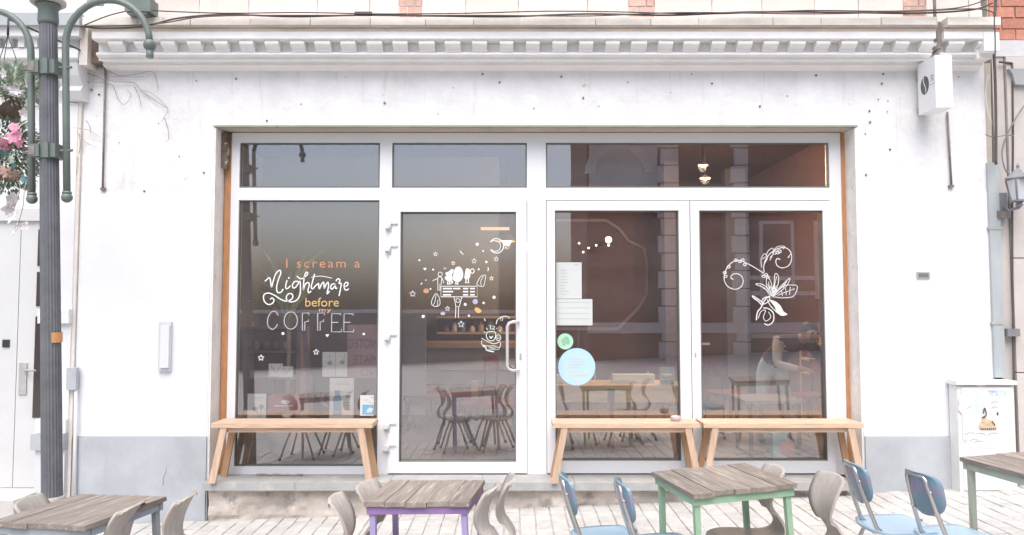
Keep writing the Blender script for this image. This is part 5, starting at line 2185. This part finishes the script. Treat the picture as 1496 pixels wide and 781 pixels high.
for zz in zbr:
    b = MB()
    b.box(-.075, .075, -.062, .062, zz - .045, zz + .045)
    b.box(-.09, -.02, -.078, -.0625, zz - .04, zz + .04)
    b.box(.012, .04, -.08, -.0625, zz - .05, zz + .05)
    b.bevel(.006)
    cl_ = part('clamp', b, M_arm, lamp, True)
    b = MB()
    b.tube([(LL(34, 100).x, -.01, zz), (LL(106, 100).x, -.01, zz + .004)], .009, 8)
    part('clamp_rod', b, M_arm, cl_, True)
    b = MB()
    b.box(-.086, -.045, -.082, -.0785, zz - .03, zz + .03)
    part('clamp_plate', b, M_rust, cl_, True)
b = MB()
pz = LL(80, 492).z
b.prism([Vector((.0665 * cos(R(d_)), .0665 * sin(R(d_)), pz - .036)) for d_ in range(-55, 26, 10)] + [Vector((.063 * cos(R(d_)), .063 * sin(R(d_)), pz - .036)) for d_ in range(25, -56, -10)], (0, 0, .066))
part('sticker', b, M_orange, lamp, True)

# ================================================================== FLOWERS HANGING AT THE LEFT
def petal_flower(r_, petals, cup, seed, m=5):
    rnd_ = random.Random(seed)
    b_ = MB()
    for k in range(petals):
        a0 = 2 * pi * k / petals + rnd_.uniform(-.18, .18)
        ln_ = r_ * rnd_.uniform(.85, 1.08)
        tw_ = rnd_.uniform(-.25, .25)
        rows_ = []
        for i in range(7):
            t_ = i / 6
            wd = r_ * (1.9 / petals) * (sin(pi * min(1, .06 + .86 * t_ ** 1.25))) ** .8
            z0_ = cup * r_ * (t_ - .55 * t_ ** 2.6)
            rw = []
            for j in (-1, -.5, 0, .5, 1):
                p = Vector((ln_ * t_ * (1 - .06 * (abs(j) < .3) * (i == 6)), j * wd, z0_ + j * j * .16 * r_ * t_ + tw_ * j * wd))
                p.rotate(Matrix.Rotation(a0, 3, 'Z'))
                rw.append(p)
            rows_.append(rw)
        b_.sheet(rows_)
    b_.ball((0, 0, .04 * r_), r_ * .14, 6, 4)
    return b_


FY = -1.05
fb = thing('flower_basket', 'hanging basket with pink, teal and pale flowers at the left edge', 'flower basket', W(8, 240, FY))
b = MB()
c = W(8, 150, FY)
b.lathe([(.03, -.12), (.09, -.10), (.12, -.02), (.125, .03), (.11, .03)], c, 16)
part('basket', b, M_bask, fb)
b = MB()
for k in range(3):
    a_ = 2 * pi * k / 3 + .4
    b.tube([c + Vector((.16 * cos(a_), .16 * sin(a_), .02)), Vector((c.x, c.y, c.z + .5))], .003, 5)
b.tube([Vector((c.x, c.y, c.z + .5)), Vector((c.x, c.y, c.z + .62)), Vector((c.x, -.2, c.z + .70)), Vector((c.x, .03, c.z + .70))], .008, 6)
part('hanger', b, M_dark, fb)


def leaf_cloud(center, rad, n_, ln, seed, droop=.3):
    rnd_ = random.Random(seed)
    b_ = MB()
    for k in range(n_):
        while True:
            p = Vector((rnd_.uniform(-1, 1), rnd_.uniform(-1, 1), rnd_.uniform(-1, 1)))
            if .25 < p.length < 1:
                break
        out = Vector((p.x, p.y, p.z - droop)).normalized()
        q = center + Vector((p.x * rad[0], p.y * rad[1], p.z * rad[2]))
        L_ = ln * rnd_.uniform(.6, 1.3)
        sd_ = out.cross(Vector((rnd_.uniform(-1, 1), rnd_.uniform(-1, 1), rnd_.uniform(-1, 1)))).normalized() * L_ * .22
        up_ = out.cross(sd_).normalized() * L_ * .12
        v_ = [b_.bm.verts.new(x) for x in (q, q + out * L_ * .45 + sd_ + up_, q + out * L_ - up_, q + out * L_ * .45 - sd_ + up_)]
        b_._f([v_[0], v_[1], v_[2]])
        b_._f([v_[0], v_[2], v_[3]])
    return b_


b = leaf_cloud(W(8, 225, FY), (.25, .16, .27), 1500, .045, 5)
part('foliage', b, M_leaf, fb, kind='stuff')
b = leaf_cloud(W(14, 125, FY), (.24, .16, .15), 900, .055, 6, -.2)
part('foliage', b, M_leafp, fb, kind='stuff', label='pale sage foliage at the top')
rnd = random.Random(11)
fl = [(18, 196, .085, M_pink, 5), (32, 208, .07, M_pink, 5), (10, 212, .07, M_pink, 5), (20, 184, .05, M_pink, 5), (4, 222, .07, M_teal, 5), (22, 240, .055, M_teal, 6), (14, 232, .05, M_leafp, 6), (10, 250, .075, M_coral, 7), (24, 256, .06, M_coral, 7), (2, 262, .06, M_coral, 7), (36, 262, .05, M_teal, 5),
      (40, 150, .065, M_petal, 6), (36, 164, .05, M_petal, 6), (58, 160, .05, M_petal, 6), (20, 132, .06, M_petal, 6), (48, 272, .045, M_petal, 5), (40, 124, .055, M_petal, 6), (6, 108, .05, M_petal, 6), (58, 246, .04, M_leafp, 6), (-8, 200, .07, M_coral, 6), (-4, 145, .06, M_petal, 6)]
for k, (px_, py, r_, m_, pt_) in enumerate(fl):
    o = link('flower', petal_flower(r_ * .78, pt_, rnd.uniform(.2, .6), k).mesh('flower', m_), fb, True)
    p = W(px_, py, FY - .12 - rnd.uniform(0, .05))
    r_ = r_ * .8
    o.location = p - fb.location
    o.rotation_euler = (pi / 2 + rnd.uniform(-.5, .5), rnd.uniform(-.5, .5), rnd.uniform(0, 6))
    o['label'] = {'pink_petals': 'pink', 'faded_teal_petals': 'teal', 'dusty_coral_petals': 'coral', 'white_petals': 'white', 'pale_sage_leaves': 'sage green'}[m_.name] + ' flower head'
sp = thing('blossom_spray', 'drooping spray of white blossoms below the flower basket', 'flowers', W(22, 285, FY))
b = MB()
b.tube([W(p[0], p[1], FY - .1) for p in ((30, 268), (26, 290), (20, 306), (12, 300), (10, 296))], .003, 5)
b.tube([W(p[0], p[1], FY - .1) for p in ((36, 270), (34, 300), (26, 330), (38, 328))], .003, 5)
part('stem', b, M_vine, sp)
for k, (px_, py, r_) in enumerate(((16, 290, .05), (11, 303, .055), (20, 318, .055), (25, 334, .05), (36, 329, .035))):
    o = link('blossom', petal_flower(r_, 5, .3, 40 + k).mesh('blossom', M_petal), sp, True)
    o.location = W(px_, py, FY - .12) - sp.location
    o.rotation_euler = (pi / 2 + rnd.uniform(-.6, .6), rnd.uniform(-.6, .6), rnd.uniform(0, 6))

# ================================================================== BENCHES
def bench(px0, px1, label):
    y0, y1 = -.165, .115
    zt = Z(618.5, y0)
    x0, x1 = X(px0, y0), X(px1, y0)
    L_ = x1 - x0
    t_ = thing('wooden_bench', label, 'bench', ((x0 + x1) / 2, -.025, ZS), 0, 'wooden benches on the sill')
    h = zt - ZS
    def B_(name, mb_, m_):
        return part(name, mb_, m_, t_, True)
    b_ = MB()
    b_.box(-L_ / 2, L_ / 2, -.14, .14, h - .036, h)
    b_.bevel(.005, 2)
    B_('seat', b_, M_bench)
    b_ = MB()
    b_.box(-L_ / 2 + .09, L_ / 2 - .09, -.105, -.075, h - .078, h - .0365)
    B_('apron', b_, M_benchdk if False else M_bench)
    for sx in (-1, 1):
        xt_, xb_ = sx * (L_ / 2 - .10), sx * (L_ / 2 - .015)
        b_ = MB()
        b_.hexa([(xb_ - .03, -.14, .001), (xb_ + .025, -.14, .001), (xb_ + .025, -.115, .001), (xb_ - .025, -.115, .001)], [(xt_ - .027, -.135, h - .0365), (xt_ + .027, -.135, h - .0365), (xt_ + .027, -.106, h - .0365), (xt_ - .027, -.106, h - .0365)])
        b_.bevel(.003)
        B_('leg', b_, M_benchleg)
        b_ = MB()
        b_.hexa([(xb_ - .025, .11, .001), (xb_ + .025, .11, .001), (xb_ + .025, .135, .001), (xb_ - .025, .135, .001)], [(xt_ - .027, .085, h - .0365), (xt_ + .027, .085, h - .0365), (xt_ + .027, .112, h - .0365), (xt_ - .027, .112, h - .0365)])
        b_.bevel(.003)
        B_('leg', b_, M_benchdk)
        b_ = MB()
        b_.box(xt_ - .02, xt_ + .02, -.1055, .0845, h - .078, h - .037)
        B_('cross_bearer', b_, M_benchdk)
    return t_


bench(312, 545.5, 'pale wooden bench under the lettered window left of the door')
bench(807, 1021, 'pale wooden bench holding the small glass ashtray, right of the door')
bench(1026, 1257.5, 'pale wooden bench under the window with the coffee branch drawing')
zt = Z(618.5, -.165)
c = W(987, 614, -.02)
b = MB()
b.lathe([(.030, 0), (.040, .004), (.043, .038), (.040, .042), (.034, .040), (.030, .012), (.004, .010)], (c.x, -.02, zt + .0005), 18)
single('ashtray', b, mat('pinkish_glass_ashtray', (.55, .45, .44), .2, .1, 12), 'small pinkish glass ashtray on the middle bench', 'ashtray')

# ================================================================== TABLES
def table(label, c_, yaw, wd, dp, h, m_apr, m_leg, seed, split=5):
    x_, y_ = c_
    t_ = thing('cafe_table', label, 'table', (x_, y_, gz(x_)), yaw, 'small plank tables on the pavement', True)
    rnd_ = random.Random(seed)
    pw = wd / split
    for k in range(split):
        b_ = MB()
        j0, j1 = rnd_.uniform(-.006, .008), rnd_.uniform(-.006, .008)
        dz = rnd_.uniform(-.0025, .0025)
        b_.box(-wd / 2 + k * pw + .0015, -wd / 2 + (k + 1) * pw - .0015, -dp / 2 - j0, dp / 2 + j1, h - .024 + dz, h + dz)
        b_.bevel(.003)
        o_ = part('plank', b_, M_top, t_, True)
    ax, ay = wd / 2 - .022, dp / 2 - .028
    for sx in (-1, 1):
        b_ = MB()
        b_.box(sx * ax - .011, sx * ax + .011, -ay + .0165, ay - .0165, h - .064, h - .027)
        part('apron', b_, m_apr, t_, True)
    for sy in (-1, 1):
        b_ = MB()
        b_.box(-ax - .012, ax + .012, sy * ay - .011, sy * ay + .011, h - .066, h - .0272)
        part('apron', b_, m_apr, t_, True)
    for sx in (-1, 1):
        for sy in (-1, 1):
            b_ = MB()
            ox, oy = sx * (ax - .016), sy * (ay - .016)
            b_.hexa([(ox - .013 + sx * .012, oy - .013 + sy * .01, 0), (ox + .013 + sx * .012, oy - .013 + sy * .01, 0), (ox + .013 + sx * .012, oy + .013 + sy * .01, 0), (ox - .013 + sx * .012, oy + .013 + sy * .01, 0)],
                    [(ox - .015, oy - .015, h - .0665), (ox + .015, oy - .015, h - .0665), (ox + .015, oy + .015, h - .0665), (ox - .015, oy + .015, h - .0665)])
            part('leg', b_, m_leg, t_, True)
    return t_


HT = .70
table('plank table with purple painted frame in front of the door', (-.434, -2.248), -7.8, .562, .477, .708, M_lilac, M_lilacp, 1)
table('plank table with mint green painted frame before the middle benches', (1.173, -2.251), 11.5, .586, .535, .712, M_green, M_green, 2)
table('plank table with slate grey frame at the lower left beside the lamp post', (-2.265, -2.341), -15.4, .605, .551, .714, M_slate, M_slate, 3)
g0 = P(1408, 667, HT)
g1 = P(1496, 660, HT)
g2 = P(1496, 690, HT)
ex = (g1 - g0).normalized()
ey = Vector((ex.y, -ex.x, 0))
wd, dp = .62, .54
cc = g0 + ex * wd / 2 + ey * dp / 2
table('plank table with sage green frame cut by the right edge, before the white cabinet', (cc.x, cc.y), math.degrees(math.atan2(ex.y, ex.x)), wd, dp, HT, M_sage, M_sage, 4)

# ================================================================== WOODEN SHELL CHAIRS
PROF = [(-.195, .742, .150), (-.172, .715, .163), (-.148, .675, .166), (-.128, .63, .16), (-.118, .585, .142), (-.120, .545, .118), (-.134, .51, .10), (-.156, .475, .095), (-.172, .445, .10), (-.176, .415, .115), (-.158, .385, .135), (-.115, .366, .155), (-.04, .364, .17), (.05, .370, .178), (.13, .372, .175), (.185, .362, .16), (.205, .340, .14)]


def build_shell_chair():
    t_ = thing('shell_chair', 'x', 'chair', (0, 0, 0), 0, 'bent plywood shell chairs on the pavement')
    b_ = MB()
    pts = spline([(p[0], p[1]) for p in PROF], 3)
    wds = spline([(p[2] * .84, 0) for p in PROF], 3)
    top, bot = [], []
    for i, p in enumerate(pts):
        tn = pts[min(i + 1, len(pts) - 1)] - pts[max(i - 1, 0)]
        tn.normalize()
        nn = Vector((-tn.y, tn.x, 0))
        u, v = [], []
        for j in range(9):
            s__ = -1 + j / 4
            wv = wds[i].x * s__
            curve = .028 * (s__ * s__) * (1 if p.y > .5 else .35)
            # the back wraps round the sitter
            a_ = Vector((p.x + nn.x * .006 + curve, wv, p.y + nn.y * .006))
            c_ = Vector((p.x - nn.x * .006 + curve, wv, p.y - nn.y * .006))
            u.append(a_)
            v.append(c_)
        top.append(u)
        bot.append(v)
    # round the top corners a little
    for rows_ in (top, bot):
        for j, s__ in enumerate([-1 + k / 4 for k in range(9)]):
            rows_[0][j].z -= .03 * abs(s__) ** 4
    n_, m_ = len(top), 9
    A_ = [[b_.bm.verts.new(p) for p in r_] for r_ in top]
    C_ = [[b_.bm.verts.new(p) for p in r_] for r_ in bot]
    for i in range(n_ - 1):
        for j in range(m_ - 1):
            for G, fl_ in ((A_, False), (C_, True)):
                q_ = [G[i][j], G[i][j + 1], G[i + 1][j + 1], G[i + 1][j]]
                f_ = b_._f(q_ if not fl_ else list(reversed(q_)))
                f_.smooth = True
    b_.mi = 1
    for i in range(n_ - 1):
        b_._f([A_[i][0], A_[i + 1][0], C_[i + 1][0], C_[i][0]])
        b_._f([A_[i][-1], C_[i][-1], C_[i + 1][-1], A_[i + 1][-1]])
    for j in range(m_ - 1):
        b_._f([A_[0][j], C_[0][j], C_[0][j + 1], A_[0][j + 1]])
        b_._f([A_[-1][j], A_[-1][j + 1], C_[-1][j + 1], C_[-1][j]])
    b_.mi = 0
    part('seat_shell', b_, [M_chair, mat('plywood_edge', (.50, .44, .38), .6, .15, 30)], t_, True)
    for sy in (-1, 1):
        b_ = MB()
        b_.tube([(-.10, sy * .10, .353), (.0, sy * .12, .346), (.12, sy * .12, .352)], .011, 8)
        part('seat_rail', b_, M_greyleg, t_, True)
        for sx in (-1, 1):
            b_ = MB()
            b_.tube([(sx * .08, sy * .12, .345), (sx * .13, sy * .15, .22), (sx * .20, sy * .19, .012)], .0115, 8)
            lg = part('leg', b_, M_greyleg, t_, True)
            b_ = MB()
            b_.lathe([(.016, .0), (.016, .022), (.013, .026)], (sx * .203, sy * .192, 0), 10)
            part('foot_cap', b_, M_dark, lg, True)
    return t_


proto = build_shell_chair()
wood_spots = [((33, 730), 4, 'plywood chair behind the slate grey table, mostly hidden, left of the lamp post'),
              ((199, 739), 178, 'plywood chair overlapping the right edge of the slate grey table'),
              ((279, 725), 180, 'plywood chair pulled out to the right of the slate grey table, before the grey plinth'),
              ((483, 727), 2, 'nearer plywood chair on the left side of the purple table'),
              ((527, 707), -11, 'plywood chair behind the left corner of the purple table'),
              ((727, 711), 166, 'nearer plywood chair on the right side of the purple table'),
              ((752, 697.5), 177, 'further plywood chair right of the purple table, seen edge on'),
              ((1140, 683), 180, 'plywood chair tucked under the mint green table'),
              ((1223, 694.5), 184, 'plywood chair pulled out right of the mint green table')]
for i, ((px_, py), yaw, lab) in enumerate(wood_spots):
    o = proto if i == 0 else copy_tree(proto)
    tp = P(px_, py, .735)
    off = Matrix.Rotation(R(yaw), 3, 'Z') @ Vector((-.19, 0, 0))
    x_, y_ = tp.x - off.x - SLOPE * .735 * 0, tp.y - off.y
    o.location = (x_ + .735 * SLOPE, y_, gz(x_ + .735 * SLOPE))
    o.rotation_euler = (Matrix.Rotation(TILT, 4, 'Y') @ Matrix.Rotation(R(yaw), 4, 'Z')).to_euler()
    o['label'] = lab

# ================================================================== BLUE SCHOOL CHAIRS
def build_blue_chair():
    t_ = thing('school_chair', 'x', 'chair', (0, 0, 0), 0, 'blue plastic school chairs on the pavement')
    # back pad: curved shield, wide and rounded
    b_ = MB()
    fr_, bk_ = [], []
    nh, nw = 16, 14
    for i in range(nh + 1):
        th_ = -pi / 2 + pi * i / nh
        q__ = sin(th_)                       # -1 bottom, 1 top
        v = (q__ + 1) / 2
        zz = .505 + .23 * v
        ex = 2.3 if q__ < 0 else 3.6
        half = .138 * max(.03, 1 - abs(q__) ** ex) ** (1 / ex) * (.93 + .07 * v)
        r1, r2 = [], []
        for j in range(nw + 1):
            s__ = -1 + 2 * j / nw
            w__ = half * s__ / .138
            xx = -.170 - .045 * (v - .3) + .042 * w__ * w__ - .012 * sin(v * pi) + (.0 if v < .9 else -.012 * (v - .9) * 10)
            r1.append(Vector((xx + .008, half * s__, zz)))
            r2.append(Vector((xx - .008, half * s__, zz)))
        fr_.append(r1)
        bk_.append(r2)
    A_ = [[b_.bm.verts.new(p) for p in r_] for r_ in fr_]
    C_ = [[b_.bm.verts.new(p) for p in r_] for r_ in bk_]
    for i in range(nh):
        for j in range(nw):
            b_._f([A_[i][j], A_[i][j + 1], A_[i + 1][j + 1], A_[i + 1][j]]).smooth = True
            b_._f([C_[i][j], C_[i + 1][j], C_[i + 1][j + 1], C_[i][j + 1]]).smooth = True
    for i in range(nh):
        b_._f([A_[i][0], A_[i + 1][0], C_[i + 1][0], C_[i][0]])
        b_._f([A_[i][-1], C_[i][-1], C_[i + 1][-1], A_[i + 1][-1]])
    for j in range(nw):
        b_._f([A_[0][j], C_[0][j], C_[0][j + 1], A_[0][j + 1]])
        b_._f([A_[-1][j], A_[-1][j + 1], C_[-1][j + 1], C_[-1][j]])
    part('backrest', b_, M_blue, t_, True)
    # seat
    b_ = MB()
    up_, dn_ = [], []
    for i in range(13):
        u = -1 + i / 6
        r1, r2 = [], []
        for j in range(13):
            v = -1 + j / 6
            rr_ = max(abs(u), abs(v))
            k = (1 - .22 * (u * u * v * v))
            px__, py__ = .20 * u * k, .195 * v * k
            zz = .378 - .012 * (1 - u * u) * (1 - v * v) - (.03 * max(0, u - .6) ** 2 * 4) + .010 * max(0, -u - .6)
            r1.append(Vector((px__ + .035, py__, zz)))
            r2.append(Vector((px__ + .035, py__, zz - .014)))
        up_.append(r1)
        dn_.append(r2)
    A_ = [[b_.bm.verts.new(p) for p in r_] for r_ in up_]
    C_ = [[b_.bm.verts.new(p) for p in r_] for r_ in dn_]
    for i in range(12):
        for j in range(12):
            b_._f([A_[i][j], A_[i][j + 1], A_[i + 1][j + 1], A_[i + 1][j]]).smooth = True
            b_._f([C_[i][j], C_[i + 1][j], C_[i + 1][j + 1], C_[i][j + 1]]).smooth = True
    for i in range(12):
        b_._f([A_[i][0], A_[i + 1][0], C_[i + 1][0], C_[i][0]])
        b_._f([A_[i][-1], C_[i][-1], C_[i + 1][-1], A_[i + 1][-1]])
        b_._f([A_[0][i], C_[0][i], C_[0][i + 1], A_[0][i + 1]])
        b_._f([A_[-1][i], A_[-1][i + 1], C_[-1][i + 1], C_[-1][i]])
    part('seat', b_, M_blues, t_, True)
    # back loop: one tube up, across the pad, and down, bending under the seat
    b_ = MB()
    hw = .075
    path = []
    for sy in (-1, 1):
        leg_ = [(.24, sy * .13, .350), (.10, sy * .13, .346), (-.03, sy * .12, .346), (-.08, sy * .11, .352), (-.12, sy * .10, .39), (-.16, sy * .09, .52), (-.195, sy * hw, .66), (-.203, sy * hw * .95, .70), (-.204, sy * hw * .7, .718)]
        path = leg_ if sy < 0 else path + list(reversed(leg_))
    b_.tube([Vector(p) for p in path], .0115, 10)
    part('back_frame', b_, M_chrome, t_, True)
    for sy in (-1, 1):
        b_ = MB()
        b_.tube([(.205, sy * .19, .008), (.17, sy * .165, .22), (.14, sy * .13, .335), (.10, sy * .12, .343), (-.05, sy * .12, .343), (-.09, sy * .13, .335), (-.13, sy * .16, .22), (-.19, sy * .19, .008)], .0115, 10)
        part('leg_frame', b_, M_chrome, t_, True)
        for sx, xx in ((1, .207), (-1, -.192)):
            b_ = MB()
            b_.lathe([(.017, 0), (.017, .02), (.013, .026)], (xx, sy * .191, 0), 10)
            part('foot_cap', b_, M_dark, t_, True)
    for sy in (-1, 1):
        for zz in (.53, .64):
            b_ = MB()
            b_.ball((-.19 + (.02 if zz < .6 else 0), sy * .085, zz), .008, 8, 6)
            part('bolt', b_, M_chrome, t_, True)
    return t_


proto = build_blue_chair()
blue_spots = [((825, 692), 4, 'blue school chair seen edge on, further of the two left of the mint green table'),
              ((907, 700), 3, 'blue school chair seen edge on, nearer of the two left of the mint green table'),
              ((1246, 673.5), -2, 'blue school chair with a purple stain before the right window corner'),
              ((1342, 687.5), 9, 'blue and purple school chair in front of the white cabinet')]
for i, ((px_, py), yaw, lab) in enumerate(blue_spots):
    o = proto if i == 0 else copy_tree(proto)
    tp = P(px_, py, .735)
    off = Matrix.Rotation(R(yaw), 3, 'Z') @ Vector((-.185, 0, 0))
    x_, y_ = tp.x - off.x, tp.y - off.y
    o.location = (x_ + .735 * SLOPE, y_, gz(x_ + .735 * SLOPE))
    o.rotation_euler = (Matrix.Rotation(TILT, 4, 'Y') @ Matrix.Rotation(R(yaw), 4, 'Z')).to_euler()
    o['label'] = lab

# small litter
b = MB()
c = P(1192, 743, .008)
b.prism([Vector((c.x + a_, c.y + e_, gz(c.x + a_) + .004)) for a_, e_ in ((-.06, .02), (-.02, -.03), (.05, -.035), (.07, .0), (.03, .035), (-.03, .04))], (0, 0, .004))
single('paper_scrap', b, M_yel, 'crumpled yellow paper scrap on the pavers right of the green table', 'litter')
b = MB()
p = W(410, 694.5, .15)
rnd = random.Random(5)
b.tube([(p.x - .2 + .04 * k, .12 + rnd.uniform(-.01, .01), ZS + .008 + rnd.uniform(0, .006)) for k in range(11)], .008, 6)
single('twig', b, M_vine, 'rough dark twig lying on the sill under the lettered window', 'twig')

# ================================================================== ACROSS THE STREET (seen only mirrored in the panes)
def opp(px_, depth_m):                      # x of a thing seen mirrored at this column; mirrored depth from the camera
    return (px_ - CX) / F * depth_m


Yo = -15.0
Dm = 2 * YP - Yo + (-CAMY)
oh = thing('brick_house', 'dark brick house across the street mirrored in the right shop windows', 'house', (opp(1000, Dm), Yo, 0))
b = MB()
b.box(opp(858, Dm), 17, Yo - 6, Yo, -1, 8.5)
part('wall', b, M_opdark, oh)
for p0, p1 in ((966, 992), (1074, 1094)):
    zq = -.4
    k = 0
    while zq < 8.3:
        b = MB()
        q_ = .10 if k % 2 else 0
        b.box(opp(p0, Dm) - q_, opp(p1, Dm), Yo, Yo + .12, zq + .02, zq + .50)
        part('quoin_block', b, M_opquoin, oh)
        zq += .52
        k += 1
b = MB()
b.box(opp(862, Dm), opp(962, Dm), Yo, Yo + .06, 5.2, 8.4)
part('rendered_wall', b, M_opwall, oh)
b = MB()
for k in range(13):
    a0, a1 = pi * k / 13, pi * (k + 1) / 13
    cx_ = opp(905, Dm)
    b.hexa([(cx_ + 1.0 * cos(a1), Yo + .061, 5.6 + 1.0 * sin(a1)), (cx_ + .72 * cos(a1), Yo + .061, 5.6 + .72 * sin(a1)), (cx_ + .72 * cos(a1), Yo + .2, 5.6 + .72 * sin(a1)), (cx_ + 1.0 * cos(a1), Yo + .2, 5.6 + 1.0 * sin(a1))],
           [(cx_ + 1.0 * cos(a0), Yo + .061, 5.6 + 1.0 * sin(a0)), (cx_ + .72 * cos(a0), Yo + .061, 5.6 + .72 * sin(a0)), (cx_ + .72 * cos(a0), Yo + .2, 5.6 + .72 * sin(a0)), (cx_ + 1.0 * cos(a0), Yo + .2, 5.6 + 1.0 * sin(a0))])
part('arch_surround', b, M_opquoin, oh)
for zc_ in (.2, .75, 2.0, 2.45):
    b = MB()
    b.box(opp(1096, Dm), opp(1240, Dm), Yo + .002, Yo + .08, zc_, zc_ + .12)
    part('string_course', b, M_opquoin, oh)
b = MB()
b.box(opp(858, Dm), 17, Yo, Yo + .25, .9, 1.2)
part('ledge', b, M_opquoin, oh)
for p0 in (1110, 1190, 1280):
    b = MB()
    x0, x1 = opp(p0, Dm), opp(p0 + 50, Dm)
    b.box(x0, x1, Yo + .001, Yo + .06, 1.9, 4.2)
    wf = part('window', b, M_opquoin, oh)
    b = MB()
    b.box(x0 + .1, x1 - .1, Yo + .061, Yo + .07, 2.0, 4.1)
    part('pane', b, M_opwin, wf)
b = MB()
b.prism([Vector((opp(850, Dm), Yo + .3, 8.5)), Vector((opp(850, Dm), Yo - 6.3, 8.5)), Vector((opp(850, Dm), Yo - 3, 11))], (17.3 - opp(850, Dm), 0, 0))
part('roof', b, M_dark, oh)
lw_ = thing('garden_wall', 'low dark wall across the square mirrored in the lower left panes', 'wall', (-10, -17, 0))
b = MB()
b.box(-26, opp(852, Dm), -17.4, -17, -2, 1.45)
part('wall_body', b, mat('dull_mauve_wall', (.16, .13, .14), .85, .2, 2), lw_)
b = MB()
b.box(-26, opp(852, Dm), -17.45, -16.95, 1.451, 1.56)
part('wall_coping', b, M_opquoin, lw_)
hs = simple('shop_board', 'dark board with white letters across the street mirrored in the door', 'sign', [(opp(645, Dm) , opp(700, Dm), -15.1, -15.0, -.9 + .1, -.1)], mat('dim_board', (.07, .06, .06), .7, .1, 4))
a_, b_ = opp(655, Dm), opp(692, Dm)
me = text_mesh('HOTEC', a_, b_, -.66, .30, -14.995, flip=True)
letters('sign_letter', me, M_white, hs)
